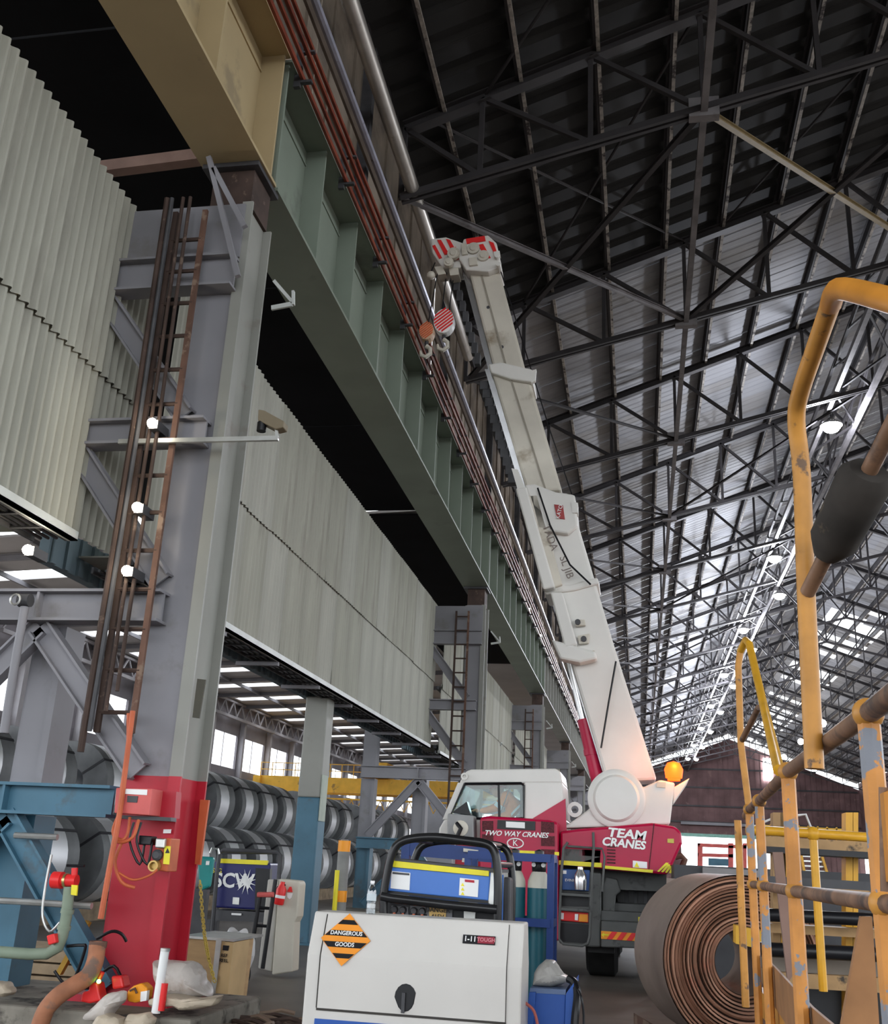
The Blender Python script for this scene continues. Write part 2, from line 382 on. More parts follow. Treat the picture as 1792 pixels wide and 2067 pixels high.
# ================================================================ RUNWAY GIRDERS
GX, GB, GT = -4.76, 9.56, 11.62                     # centre line, underside, top
def make_girder(y0, y1, m, label):
    t = thing('runway_girder', (GX, y0, GB), label, 'girder', 'crane runway girders')
    MB().box(GX - .39, y0, GB, GX + .39, y1, GB + .045).build('bottom_flange', m, t)
    MB().box(GX - .39, y0, GT - .045, GX + .39, y1, GT).build('top_flange', m, t)
    MB().box(GX - .02, y0, GB + .045, GX + .02, y1, GT - .045).build('web', m, t)
    n = int(round((y1 - y0) / 1.9)); st = (y1 - y0) / n; pr = None
    ys = [y0 + .06] + [y0 + st * k for k in range(1, n)] + [y1 - .06]
    for y in ys:
        if pr is None: pr = MB().box(GX + .021, y0 + .06 - .02, GB + .046, GX + .33, y0 + .06 + .02, GT - .046).box(GX - .33, y0 + .04, GB + .046, GX - .021, y0 + .08, GT - .046).build('stiffener', m, t); o = pr
        else: o = clone(pr, t); o.location.y = y - y0 - .06
    MB().box(GX + .02, y0, GT - .30, GX + .04, y1, GT - .27).build('web_seam', m, t)
    return t
make_girder(-10, 10.28, TAN, 'tan-painted plate girder at the upper left above the red column')
for k in range(7):
    make_girder(10.34 + 20 * k, 30.3 + 20 * k, GREEN if k < 2 else STEELG, ['green-grey plate girder with stiffeners between the red column and the next column', 'green-grey plate girder in the second bay beyond the red column', 'grey plate girder in the third bay beyond the red column', 'grey plate girder in the fourth bay beyond the red column', 'grey plate girder in the fifth bay beyond the red column', 'grey plate girder in the sixth bay beyond the red column', 'grey plate girder in the seventh bay beyond the red column'][k])
# crane rail, conductor rails, pipes along the girder top
def along(name, x, z, r, y0, y1, m, label, cat, n=8): return tubething(name, [(x, y0, z), (x, (y0 + y1) / 2, z), (x, y1, z)], r, m, label, cat, None, n)
tag(MB().box(GX - .06, -10, GT, GX + .06, 150, GT + .14).build('crane_rail', RUSTY), 'rusty crane rail on top of the runway girders', 'rail')
WALKP = mat('beige_walkway_plate', (.40, .31, .25), .7, var=.25, scale=1.5, c2=(.16, .11, .09), thr=.55, soft=.15, s2=1.2)
for i, (x, z, w) in enumerate(((-4.30, 11.52, .04), (-4.27, 11.70, .03), (-4.24, 11.88, .035), (-4.22, 12.03, .03))):
    tag(MB().box(x - .02, -10, z - w, x + .02, 150, z + w).build('conductor_rail', REDRAIL), '%s of the four rust-red conductor rails beside the girder top' % ['lowest', 'second lowest', 'second highest', 'highest'][i], 'conductor rail', 'rust-red conductor rails')
pr = None
for k in range(46):
    y = 4 + 2.2 * k; 
    if pr is None: pr = MB().box(-4.42, y - .03, 11.38, -4.33, y + .03, 12.12).box(-4.33, y - .03, 11.44, -4.17, y + .03, 11.48).box(-4.33, y - .03, 11.94, -4.17, y + .03, 11.97).build('rail_bracket', DARKM); o = pr
    else: o = clone(pr); o.location.y = 2.2 * k
    tag(o, 'small dark bracket holding the rust-red conductor rails, one of a long row', 'bracket', 'conductor rail brackets')
bk = thing('service_walkway', (-5.3, 0, 12.2), 'broken line of beige plates behind the conductor rails above the girder', 'walkway')
pr = None
for k in range(60):
    if pr is None: pr = MB().box(-5.30, 4, 12.25, -5.24, 5.35, 13.55).build('plate', WALKP, bk); o = pr
    else: o = clone(pr, bk); o.location = (0, 1.75 * k, random.uniform(-.12, .12))
MB().box(-5.4, 3, 12.05, -5.0, 120, 12.15).build('deck', DARKM, bk)
along('steel_guard_rail', -4.8, 14.3, .07, 3, 150, mat('blue_grey_tube', (.30, .30, .36), .35, .3, c2=(.14, .12, .12), thr=.6), 'blue-grey tube running above the conductor rails', 'pipe')
along('thin_conduit_run', -5.0, 14.75, .045, 3, 150, RUSTY, 'thin dark conduit above the blue-grey tube', 'pipe')
along('upper_service_pipe', -5.45, 15.7, .09, 3, 150, mat('dull_brown_pipe', (.22, .18, .15), .6), 'dull brown pipe between the blue-grey tube and the silver pipe', 'pipe')
along('silver_pipe', -5.2, 17.1, .17, 3, 29.3, SILVER, 'fat silver pipe high on the wall ending beside the hook blocks', 'pipe', 16)
for k in range(12):
    y = 8 + 10 * k
    tag(MB().box(-5.85, y - .1, 11.7, -5.6, y + .1, 19).build('wall_post', DARKM), '%s dark wall post above the girder' % ORD[k], 'post', 'wall posts above the girder')

# ================================================================ COLUMN FRAMES
RUSTD = mat('dark_rusty_steel', (.055, .035, .028), .75, var=.35, scale=3, c2=(.13, .09, .07), thr=.6, s2=4)
KB = [onY(553, 567, 10.5), onY(592, 612, 10.5), onY(548, 622, 10.5), onY(590, 614, 10.5), onY(592, 588, 10.5), onY(592, 616, 10.5)]
def make_frame(Y, first, label):
    t = thing('column_frame', (-4.74, Y, 0), label, 'column', 'laced column frames under the girder')
    zb = .3
    G = STEEL
    red = REDP
    def leg(xc, w, z0, z1, m, nm, d=.33):
        if w > .5:
            xr_ = xc + w / 2
            MB().box(xr_ - .10, Y - d, z0, xr_, Y - d + .03, z1).build(nm + '_flange', m, t); MB().box(xr_ - .10, Y + d - .03, z0, xr_, Y + d, z1).build(nm + '_flange', m, t)
            MB().box(xr_ - .13, Y - d, z0, xr_ - .10, Y + d, z1).build(nm + '_channel_web', m, t)
        else: MB().box(xc + w / 2 - .08, Y - d, z0, xc + w / 2, Y + d, z1).build(nm + '_flange', m, t)
        MB().box(xc - w / 2, Y - d + .10, z0, xc - w / 2 + .05, Y + d, z1).build(nm + '_flange', m, t)
        MB().box(xc - w / 2 + .05, Y - d + .05, z0, xc + w / 2 - .08, Y - d + .10, z1).build(nm + '_web', m if m is not STEELG else STEEL, t)
    leg(-4.74, .64, zb, 2.32, red, 'red_base')
    leg(-4.74, .64, 2.32, 9.0, STEELG, 'upper_leg'); MB().box(-5.0, Y - .26, 9.0, -4.48, Y + .3, GB - .06).build('bearing_stool', RUSTD, t)
    MB().box(-5.12, Y - .36, GB - .06, -4.40, Y + .36, GB).build('bearing_plate', DARKM, t)
    MB().box(-5.25, Y - .5, zb - .02, -4.2, Y + .5, zb + .04).build('base_plate', red, t)
    low = BLUEP
    for xc, w in ((-6.2, .42), (-7.75, .42)):
        leg(xc, w, zb, 1.9, low, 'blue_post', .2); leg(xc, w, 2.2, 3.84, G, 'post', .2)
        if xc < -7: leg(xc, w, 4.18, 9.2, G, 'tall_post', .2)
    def hb(z, h, x0, x1, m, nm): MB().ibeam((x0, Y - .40, z), (x1, Y - .40, z), .24, h, .03).build(nm, m, t)
    hb(2.05, .30, -7.9, -5.06, low, 'lower_crossbeam'); hb(4.01, .34, -7.9, -4.82, G, 'middle_crossbeam')
    for x in (-6.2,):
        MB().box(x - .015, Y - .51, 3.86, x + .015, Y - .41, 4.16).build('stiffener', G, t); MB().box(x - .015, Y - .51, 1.92, x + .015, Y - .41, 2.18).build('stiffener', low, t)
    hb(5.98, .30, -6.2, -4.6, G, 'upper_crossbeam'); hb(7.98, .42, -6.2, -4.5, G, 'top_crossbeam')
    MB().box(-6.05, Y - .36, 8.22, -4.5, Y - .33, 8.95).build('header_plate', G, t)
    def dg(a, b, m, nm='diagonal', w=.24): MB().ibeam((a[0], Y - .36, a[1]), (b[0], Y - .36, b[1]), .15, w, .025).build(nm, m, t)
    dg((-6.2, 3.8), (-7.6, 2.25), G); dg((-6.2, 3.8), (-4.86, 2.35), G)
    dg((-6.2, 1.88), (-7.6, .4), low); dg((-6.2, 1.88), (-4.9, .38), low)
    dg((-6.1, 5.8), (-4.9, 4.3), G); dg((-6.1, 7.75), (-4.9, 6.2), G)
    # girder-level knee bracket
    kb = [p + V((0, Y - 10.1, 0)) for p in KB]; MB().beam(kb[0], kb[1], .03, .04).beam(kb[2], kb[3], .03, .06).beam(kb[4], kb[5], .03, .05).build('knee_bracket', WHITEL, t)
    return t
for k in range(6):
    make_frame(10.1 + 20 * k, k == 0, ['red-based laced steel column frame at the left foreground', 'laced steel column frame just behind the crane cab', 'laced steel column frame, second beyond the red-based one', 'laced steel column frame, third beyond the red-based one', 'laced steel column frame, fourth beyond the red-based one', 'laced steel column frame, fifth beyond the red-based one'][k])
# plinths
PLIN = mat('stained_concrete_plinth', (.24, .22, .185), .9, var=.3, scale=3, c2=(.045, .04, .035), thr=.51, soft=.1, s2=2.5, bump=.4)
for k in range(3):
    Y = 10.1 + 20 * k
    o = MB().box(-8.3, Y - 1.0, 0, -3.75, Y + .75, .28).build('concrete_plinth', PLIN, None, False, .03)
    tag(o, ['stained concrete plinth under the red-based column', 'concrete plinth under the column behind the crane', 'concrete plinth under the third column'][k], 'plinth')

# ladders up the columns
def make_ladder(Y, z0, z1, label):
    t = thing('fixed_ladder', (-5.05, Y, z0), label, 'ladder', 'fixed ladders on the columns')
    for x in (-5.27, -4.90): MB().box(x - .03, Y - .02, z0, x + .03, Y + .02, z1).build('stile', RUSTD if x < -5 else RUSTY, t)
    pr = None; k = 0; z = z0 + .2
    while z < z1 - .1:
        if pr is None: pr = MB().tube([(-5.27, Y, z), (-4.90, Y, z)], .024, 6).build('rung', RUSTD, t); o = pr
        else: o = clone(pr, t); o.location.z = .42 * k
        k += 1; z += .42
    return t
make_ladder(9.55, 2.7, 8.75, 'rusty brown fixed ladder on the red-based column')
for k in (1, 2): make_ladder(9.55 + 20 * k, 2.5, 8.75, 'rusty fixed ladder on the %s column frame' % ('crane-side' if k == 1 else 'third'))

# ================================================================ HANGING CLADDING
PXX = -5.98
def fibro(h, A=.021, p=.15, n=7):
    m = MB(); ks = n * 8
    for i in range(ks + 1):
        y = p * n * i / ks; x = A * math.cos(2 * math.pi * i / 8)
        m.v += [V((x, y, 0)), V((x, y, h))]
    for i in range(ks): m.f.append((2 * i, 2 * i + 1, 2 * i + 3, 2 * i + 2)); m.mi.append(0)
    return m
def clad(y0, y1, label, n=7, A=.016):
    t = thing('cladding_screen', (PXX, y0, 4.8), label, 'cladding', 'corrugated cladding screens')
    w = .15 * n; k = 0; y = y0; pr = {}
    rg = random.Random(int(y0))
    while y < y1 - .05:
        for row, (z, h) in enumerate(((4.82, 2.05), (6.72, 2.32))):
            i = rg.random() < .4
            if (row, i) not in pr:
                q = fibro(h, A, n=n); q.v = [v + V((PXX + .035 * row, y0, z)) for v in q.v]
                o = q.build('corrugated_sheet', FIBRO2 if i else FIBRO, t); pr[(row, i)] = o; q0 = o
            else: o = clone(pr[(row, i)], t)
            o.location = (rg.uniform(-.006, .006), y - y0, rg.uniform(-.012, .012))
        y += w
    for z in (4.95, 6.75, 8.8): MB().box(PXX - .16, y0, z - .05, PXX - .06, y1, z + .05).build('sheeting_rail', DARKM, t)
    MB().box(PXX - .02, y0, 4.74, PXX + .06, y1, 4.84).box(PXX - .05, y0, 4.74, PXX + .06, y1, 4.755).build('bottom_angle', WHITEL, t)
    MB().box(PXX - .80, y0, 5.0, PXX - .06, y1, 5.02).build('soffit', FIBRO2, t)
    MB().box(PXX - .9, y1 - .03, 4.85, PXX - .05, y1, 8.95).build('end_return', FIBRO, t)
    return t
clad(4.35, 9.70, 'corrugated grey cladding screen at the far left edge, before the red column', 7, .032)
clad(11.2, 29.85, 'long corrugated grey cladding screen between the red column and the crane')
clad(31.4, 49.8, 'corrugated cladding screen in the second bay, right of the crane-side column')
clad(51.4, 69.8, 'corrugated cladding screen in the third bay', 14)
clad(71.4, 89.8, 'corrugated cladding screen in the fourth bay', 14)
# cable ladder under the cladding and blue support beam behind
def tray(y0, y1, label):
    t = thing('cable_ladder_tray', (-6.05, y0, 4.5), label, 'cable tray', 'cable ladder trays')
    for x in (-6.05, -6.45): MB().box(x - .015, y0, 4.74, x + .015, y1, 4.82).build('side_rail', DARKM, t)
    for x in (-6.17, -6.27, -6.36): MB().tube([(x, y0, 4.775), (x, y1, 4.775)], .018, 6).build('cable', BLACK, t)
    pr = None; k = 0; y = y0 + .2
    while y < y1:
        if pr is None: pr = MB().box(-6.45, y - .02, 4.745, -6.05, y + .02, 4.765).build('rung', DARKM, t); o = pr
        else: o = clone(pr, t); o.location.y = .45 * k
        k += 1; y += .45
    y = y0 + .8; pr = None; k = 0
    while y < y1:
        if pr is None: pr = MB().box(-6.76, y - .04, 4.67, -6.0, y + .04, 4.735).build('bracket', STEEL, t); o = pr
        else: o = clone(pr, t); o.location.y = 2.4 * k
        k += 1; y += 2.4
tray(5, 9.7, 'cable ladder tray under the cladding at the left edge'); tray(11, 29.8, 'cable ladder tray under the long cladding screen'); tray(31.2, 49.8, 'cable ladder tray under the second bay cladding')
BLUEG = mat('blue_grey_fascia', (.20, .27, .31), .6, var=.15, scale=1.5)
for k, (y0, y1) in enumerate(((4, 9.6), (10.6, 29.7), (30.6, 49.7))):
    t = thing('support_beam', (-6.8, y0, 4.2), ['blue-grey ribbed fascia beam under the left-edge cladding', 'blue-grey ribbed fascia beam under the long cladding', 'blue-grey ribbed fascia beam under the second bay cladding'][k], 'beam')
    MB().box(-6.95, y0, 4.78, -6.82, y1, 5.25).build('beam_web', BLUEG, t)
    pr = None; y = y0 + .1; j = 0
    while y < y1:
        if pr is None: pr = MB().box(-6.82, y - .05, 4.78, -6.78, y + .05, 5.25).build('rib', BLUEG, t); o = pr
        else: o = clone(pr, t); o.location.y = .3 * j
        j += 1; y += .3
# free-standing blue columns under the fascia beam
def blue_col(x, y, label):
    t = thing('blue_column', (x, y, 0), label, 'column', 'blue-based columns under the cladding')
    for nm, z0, z1, m in (('painted_base', 0, 2.75, BLUEP), ('upper_shaft', 2.75, 4.78, STEELG)):
        o = MB().box(x - .24, y - .25, z0, x + .24, y + .25, z1).build(nm, m, t, False, .03)
    MB().box(x - .40, y - .4, 0, x + .40, y + .4, .04).build('base_plate', BLUEP, t)
    MB().box(x + .25, y - .28, 2.3, x + .27, y + .12, 3.2).build('sign_board', mat('faded_green_sign', (.40, .44, .38), .7), t)
    return t
blue_col(-6.55, 20.9, 'blue-based square column standing between the steel coils and the white cabinet')
blue_col(-6.55, 40.9, 'farther blue-based column beyond the crane cab')

# ================================================================ LEFT BAY
LX = -32.0
lr = thing('ceiling', (-19, 0, 13), 'roof of the left bay with bright rooflight strips', None, None, 'structure')
def zl(x): return 13.0 + .1 * (x + 32) if x < -19 else 14.3
sky = [(-31, -24.6), (-22.5, -18.5)]
# near part, its shade painted in as black; no rooflights
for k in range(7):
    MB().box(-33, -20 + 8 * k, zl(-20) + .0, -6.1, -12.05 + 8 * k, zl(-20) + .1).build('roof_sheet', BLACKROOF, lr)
MB().box(-12, 36, 14.0, -6.1, 66, 14.08).build('roof_sheet', BLACKROOF, lr)  # added black sheet below the pale roof, standing in for shade
y = 36.0; k = 0
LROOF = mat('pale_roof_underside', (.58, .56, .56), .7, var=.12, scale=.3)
while y < END:
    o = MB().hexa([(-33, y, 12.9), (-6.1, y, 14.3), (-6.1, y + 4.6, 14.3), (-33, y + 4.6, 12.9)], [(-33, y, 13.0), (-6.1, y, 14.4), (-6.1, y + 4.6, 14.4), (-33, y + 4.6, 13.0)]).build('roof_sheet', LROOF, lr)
    def seg(x0, x1): 
        f = lambda x: 12.9 + 1.4 * (x + 33) / 26.9
        MB().hexa([(x0, y + 4.6, f(x0)), (x1, y + 4.6, f(x1)), (x1, y + 6, f(x1)), (x0, y + 6, f(x0))], [(x0, y + 4.6, f(x0) + .1), (x1, y + 4.6, f(x1) + .1), (x1, y + 6, f(x1) + .1), (x0, y + 6, f(x0) + .1)]).build('roof_sheet', LROOF, lr)
    seg(-33, -31); seg(-24.8, -23.2); seg(-19, -6.1)
    MB().ibeam((-32, y + 2, 12.75), (-12.3, y + 2, 13.75), .15, .28).build('rafter', STEEL, lr)
    y += 6
for x in (-28, -24, -20, -16, -12):
    z = 12.9 + 1.4 * (x + 33) / 26.9 - .1
    MB().box(x - .06, 36, z - .2, x + .06, END, z).build('purlin', STEEL, lr)
# lattice eaves girder along the far wall
ll = thing('eaves_lattice_girder', (-31.4, 46, 11.5), 'pale zigzag lattice girder along the top of the far left wall', 'lattice girder')
PALES = mat('pale_lavender_steel', (.42, .40, .42), .5, var=.12, scale=.8)
MB().box(-31.5, 46, 11.55, -31.3, END, 11.75).build('bottom_chord', PALES, ll); MB().box(-31.5, 46, 12.75, -31.3, END, 12.9).build('top_chord', PALES, ll)
y = 46.0
fm = MB(); q = 0
while y < END - 2:
    b = MB().beam((-31.4, y, 11.7), (-31.4, y + .9, 12.8), .09, .09).beam((-31.4, y + .9, 12.8), (-31.4, y + 1.8, 11.7), .09, .09)
    if y < 125: b.build('lacing_bar', PALES, ll)
    else: fm.v, fm.f, fm.mi = (lambda o: (fm.v + b.v, fm.f + [tuple(i + o for i in f) for f in b.f], fm.mi + b.mi))(len(fm.v))
    y += 1.8
fm.build('far_lacing', PALES, ll)
# far left wall with two bands of windows
wf = thing('wall_left_bay', (LX, 46, 0), 'lavender-grey wall of the left bay behind the coils, with two rows of windows', None, None, 'structure')
LAV = mat('lavender_grey_cladding', (.27, .25, .27), .7, var=.15, scale=.5)
for z0, z1 in ((0, 2.6), (5.9, 7.9), (10.5, 13.0)): MB().box(LX - .15, 40, z0, LX, END, z1).build('cladding_band', LAV, wf)
for k in range(27):
    y = 42.2 + 6.4 * k
    MB().box(LX - .15, y, 2.6, LX + .02, y + 1.2, 5.9).build('pier', LAV, wf); MB().box(LX - .15, y, 7.9, LX + .02, y + 1.0, 10.5).build('pier', LAV, wf)
    MB().box(LX + .02, y + .3, 0, LX + .4, y + .7, 11.6).build('wall_column', PALES, wf)
PANE = glassy('window_pane', (.98, .99, 1), .06)
i = 0
for k in range(26):
    y = 42.2 + 6.4 * k
    for z0, z1, dy in ((2.6, 5.9, 1.2), (7.9, 10.5, 1.0)):
        i += 1
        t = thing('window_%d' % i, (LX, y, z0), None, None, None, 'structure')
        MB().box(LX - .08, y + dy, z0, LX - .06, y + 6.4, z1).build('pane', PANE, t)
        if k < 12: MB().box(LX - .1, y + 3.62, z0, LX - .04, y + 3.67, z1).build('mullion', LAV, t)
# runway girder on the far left wall
lg2 = thing('wall_runway_girder', (-31.2, 46, 5.7), 'pale ribbed runway girder along the far left wall between the window rows', 'girder')
MB().box(-31.4, 46, 5.75, -31.36, END, 7.05).box(-31.5, 46, 5.7, -31.1, END, 5.78).box(-31.5, 46, 7.0, -31.1, END, 7.08).build('web', PALES, lg2)
pr = None
for k in range(90):
    if pr is None: pr = MB().box(-31.36, 47, 5.78, -31.12, 47.05, 7.0).build('stiffener', PALES, lg2); o = pr
    else: o = clone(pr, lg2); o.location.y = 1.6 * k
# end wall of left bay
we = thing('wall_far_left_bay', (-19, END, 0), 'far end wall of the left bay', None, None, 'structure')
MB().box(-32, 150, 9, -6.2, 150.2, 14.3).build('upper_cladding', GREYW, we); MB().box(-32, 150, 0, -26, 150.2, 9).box(-12, 150, 0, -6.2, 150.2, 9).build('lower_cladding', GREYW, we)
# ================================================================ MOBILE CRANE
CWHITE = mat('crane_white_paint', (.72, .70, .66), .35, var=.05, scale=1.5, c2=(.50, .46, .40), thr=.66, soft=.15, s2=1.5)
CRED = mat('crane_magenta_red_paint', (.42, .004, .045), .3, var=.10, scale=1.5)
CGREY = mat('carrier_grey_paint', (.095, .098, .095), .5, var=.2, scale=2, c2=(.05, .05, .05), thr=.58, s2=3)
RUBBER = mat('tyre_rubber', (.018, .018, .018), .85, var=.3, scale=4)
YEL = mat('yellow_reflective', (.80, .70, .03), .35, var=.08, scale=6)
WPLAIN = mat('white_lettering', (.85, .85, .84), .4, var=.03)
REDS = mat('red_reflective', (.75, .03, .03), .35, var=.08)
ORANGES = mat('orange_reflective', (.85, .32, .02), .35, var=.08)
CHROME = mat('bright_steel_rod', (.62, .62, .63), .22, .9, var=.1)
CREAMB = mat('dirty_boom_section', (.60, .56, .48), .4, var=.10, scale=1.5, c2=(.26, .20, .13), thr=.60, soft=.15, s2=1.3)
GLS = glassy('cab_glass', (.85, .93, .92), .04)
cr = thing('mobile_crane', (-.9, 18.6, 0), 'red and white mobile crane with raised telescopic boom', 'crane')
Y0 = 17.2
def cpart(nm, px, Y, d, m, parent=cr, bevel=0.0, lab=None): return MB().pp(px, Y, d).build(nm, m, parent, False, bevel, lab)
# --- boom
def boomsec(nm, px, Y, d, m, bev=.05): return cpart(nm, px, Y, d, m, cr, bev)
boomsec('boom_base_section', [(1060, 985), (1148, 995), (1240, 1305), (1326, 1575), (1225, 1580), (1150, 1330)], 17.85, .80, CWHITE)
boomsec('boom_middle_section', [(990, 745), (1066, 755), (1134, 990), (1062, 990)], 17.95, .62, CREAMB)
boomsec('boom_tip_section', [(940, 525), (1003, 528), (1060, 745), (996, 745)], 18.03, .48, CREAMB)
# shiny edge plates and dark telescoping slides along the underside
cpart('slide_plate', [(978, 745), (990, 745), (1062, 985), (1050, 985)], 18.1, .3, CHROME); cpart('slide_plate', [(928, 530), (940, 530), (996, 745), (985, 745)], 18.15, .25, CHROME)
for a, b, Y in (((1030, 760), (1100, 985), 17.93), ((968, 540), (1022, 740), 18.01)):
    MB().beam(onY(*a, Y), onY(*b, Y), .012, .03).build('weld_line', mat('boom_weld_line', (.30, .27, .22), .6), cr)
for p in ((1047, 836), (1063, 866), (1013, 700), (985, 620), (1052, 832)): MB().lathe(onY(*p, 17.96 if p[1] > 750 else 18.02), (0, 1, 0), [(0, 0), (0, .035), (.04, .035)], 10).build('wear_pad_bolt', DARKM, cr)
# collars
c1 = cpart('boom_collar', [(985, 735), (1010, 730), (1074, 745), (1076, 772), (1030, 765), (990, 752)], 17.86, .8, CWHITE, cr, .03)
cpart('rope_guide', [(1072, 748), (1082, 745), (1080, 768), (1072, 772)], 17.86, .1, CWHITE, c1)
c2 = cpart('boom_collar', [(1058, 978), (1078, 976), (1120, 992), (1160, 998), (1166, 1060), (1146, 1078), (1084, 1068), (1072, 1020)], 17.72, 1.05, CWHITE, cr, .04)
sg = cpart('maker_plate', [(1118, 1018), (1136, 1020), (1140, 1048), (1124, 1046)], 17.70, .02, mat('dull_red_badge', (.35, .05, .05), .5), c2)
text('maker_lettering', 'KATO', WPLAIN, onY(1129, 1033, 17.69), .10, c2, rot=(math.pi / 2, -1.35, 0))
cpart('rope_guide', [(1152, 1012), (1166, 1015), (1166, 1035), (1155, 1035)], 17.7, .25, CWHITE, c2)
c3 = cpart('boom_collar', [(1095, 1178), (1150, 1180), (1205, 1165), (1210, 1178), (1160, 1192), (1100, 1200)], 17.80, .9, CWHITE, cr, .03)
# stowed jib along the boom
for px in ([(1040, 985), (1062, 982), (1120, 1185), (1096, 1190)], [(1110, 1195), (1135, 1195), (1165, 1300), (1140, 1310)]):
    cpart('stowed_jib_rail', px, 17.55, .22, CWHITE, cr, .03)
jb = cpart('stowed_jib_box', [(1062, 1000), (1085, 998), (1135, 1180), (1112, 1188)], 17.72, .12, CREAMB, cr, .02)
cpart('stowed_jib_foot', [(1112, 1290), (1150, 1300), (1202, 1315), (1205, 1330), (1170, 1338), (1130, 1330)], 17.55, .3, CWHITE, cr, .04)
for px in ([(1160, 1250), (1180, 1250), (1182, 1262), (1162, 1264)], [(1165, 1283), (1190, 1278), (1188, 1298), (1168, 1300)], [(1170, 1318), (1200, 1312), (1200, 1325), (1172, 1332)]):
    cpart('jib_bracket', px, 17.74, .1, CREAMB, cr, .015)
for p in ((1166, 1256), (1178, 1290), (1188, 1320)): MB().lathe(onY(*p, 17.73), (0, 1, 0), [(-.04, 0), (-.04, .05), (.02, .05)], 10).build('bracket_pin', DARKM, cr)
DKT = mat('faded_black_print', (.22, .18, .16), .6)
text('jib_lettering', 'TADA', DKT, onY(1110, 1085, 17.70), .19, cr, rot=(math.pi / 2, 1.22, 0)); text('jib_lettering', 'SL JIB', DKT, onY(1143, 1145, 17.70), .19, cr, rot=(math.pi / 2, 1.22, 0))
# pivot tongue at jib tip
cpart('jib_head_bracket', [(1032, 945), (1045, 948), (1060, 985), (1045, 990)], 17.6, .12, CWHITE)
# boom head
bh = cpart('boom_head', [(925, 520), (935, 482), (985, 474), (1002, 490), (1010, 538), (985, 548), (940, 545)], 17.85, .75, CWHITE, cr, .03)
cpart('boom_head_nose', [(868, 482), (900, 478), (935, 490), (930, 540), (892, 540), (872, 510)], 17.95, .5, CWHITE, bh, .03)
for i, q in enumerate(([(940, 482), (978, 476), (980, 486), (942, 492)], [(882, 484), (890, 484), (906, 512), (897, 514)], [(900, 482), (908, 484), (924, 512), (915, 514)], [(965, 494), (975, 492), (990, 520), (980, 522)], [(986, 486), (996, 490), (1004, 512), (998, 514)], [(872, 496), (878, 494), (892, 520), (886, 522)], [(912, 500), (920, 498), (928, 522), (920, 524)])):
    cpart('hazard_stripe', q, 17.83 if i in (0, 3, 4) else 17.93, .02, REDS, bh)
for p, r in (((955, 500), .13), ((975, 515), .12), ((915, 510), .13), ((905, 528), .10)): MB().lathe(onY(*p, 17.80), (0, 1, 0), [(-.02, 0), (-.02, r * .5), (0, r * .6), (0, r), (.08, r), (.08, 0)], 16).build('sheave', CREAMB, bh, True)
for p in ((1003, 518), (1006, 535)): MB().lathe(onY(*p, 17.8), (0, 1, 0), [(-.05, 0), (-.05, .05), (.3, .05)], 8).build('anchor_pin', CWHITE, bh)
for q in ([(876, 538), (892, 536), (900, 552), (884, 555)], [(905, 540), (925, 540), (926, 554), (908, 556)]): cpart('rope_socket', q, 17.95, .3, CREAMB, bh, .01)
for q in ([(930, 492), (940, 490), (944, 512), (932, 514)], [(945, 520), (962, 518), (964, 534), (947, 536)]): cpart('head_bracket', q, 17.80, .08, CREAMB, bh, .01)
cpart('lamp_bracket', [(996, 508), (1008, 506), (1010, 518), (998, 520)], 17.8, .06, CWHITE, bh)
# boom foot bracket with big pivot boss
cpart('boom_foot_bracket', [(1135, 1672), (1195, 1628), (1214, 1585), (1300, 1588), (1332, 1574), (1362, 1580), (1352, 1664), (1250, 1668)], 17.35, .5, CWHITE, cr, .03)
cpart('boom_foot_bracket', [(1135, 1672), (1195, 1628), (1214, 1585), (1300, 1588), (1332, 1574), (1362, 1580), (1352, 1664), (1250, 1668)], 18.68, .4, CWHITE, cr, .03)
o = onY(1244, 1612, 17.35)
MB().lathe(o, (0, -1, 0), [(0, .46), (.05, .46), (.07, .43), (.07, .37), (.10, .36), (.13, .33), (.13, 0)], 40).build('pivot_boss', CWHITE, cr, True)
cpart('bracket_ear', [(1358, 1590), (1392, 1570), (1385, 1585), (1358, 1625)], 17.4, .25, CWHITE, cr, .02)
cpart('inspection_plate', [(1326, 1578), (1344, 1579), (1343, 1590), (1325, 1589)], 17.33, .02, CREAMB)
e = onY(1160, 1634, 17.3); MB().lathe(e, (0, 1, 0), [(0, .06), (0, .12), (.1, .12), (.1, .06), (0, .06)], 16).build('lifting_eye', CWHITE, cr, True)
# luffing cylinder
MB().tube([onY(1178, 1452, 18.1), onY(1212, 1600, 18.1)], .115, 16).build('luffing_cylinder', CRED, cr, True)
MB().tube([onY(1148, 1325, 18.1), onY(1178, 1455, 18.1)], .07, 12).build('cylinder_rod', CHROME, cr, True)
MB().tube([onY(1192, 1512, 18.1), onY(1194, 1524, 18.1)], .13, 16).build('cylinder_band', CRED, cr, True)
for i, (a, b) in enumerate((((1152, 1340), (1222, 1570)), ((1164, 1345), (1228, 1568)))): MB().tube([onY(*a, 18.0 + .2 * i), onY(*b, 18.0 + .2 * i)], .022, 6).build('hydraulic_pipe', CHROME, cr)
for k in range(9):
    f = k / 8; a = onY(1152 + 70 * f, 1345 + 222 * f, 18.05); b = onY(1166 + 66 * f, 1340 + 226 * f, 18.05); MB().beam(a, b, .05, .03).build('pipe_clip', DARKM, cr)
# ropes
for pts in ([(1243, 1335), (1228, 1420), (1213, 1510)], [(1085, 985), (1110, 1060), (1150, 1140), (1192, 1180)]):
    MB().tube([onY(*p, 17.66) for p in pts], .018, 6).build('wire_rope', BLACK, cr)
MB().tube([onY(1010, 545, 18.0), onY(1110, 870, 18.0), onY(1165, 1030, 18.0)], .012, 5).build('wire_rope', BLACK, cr)
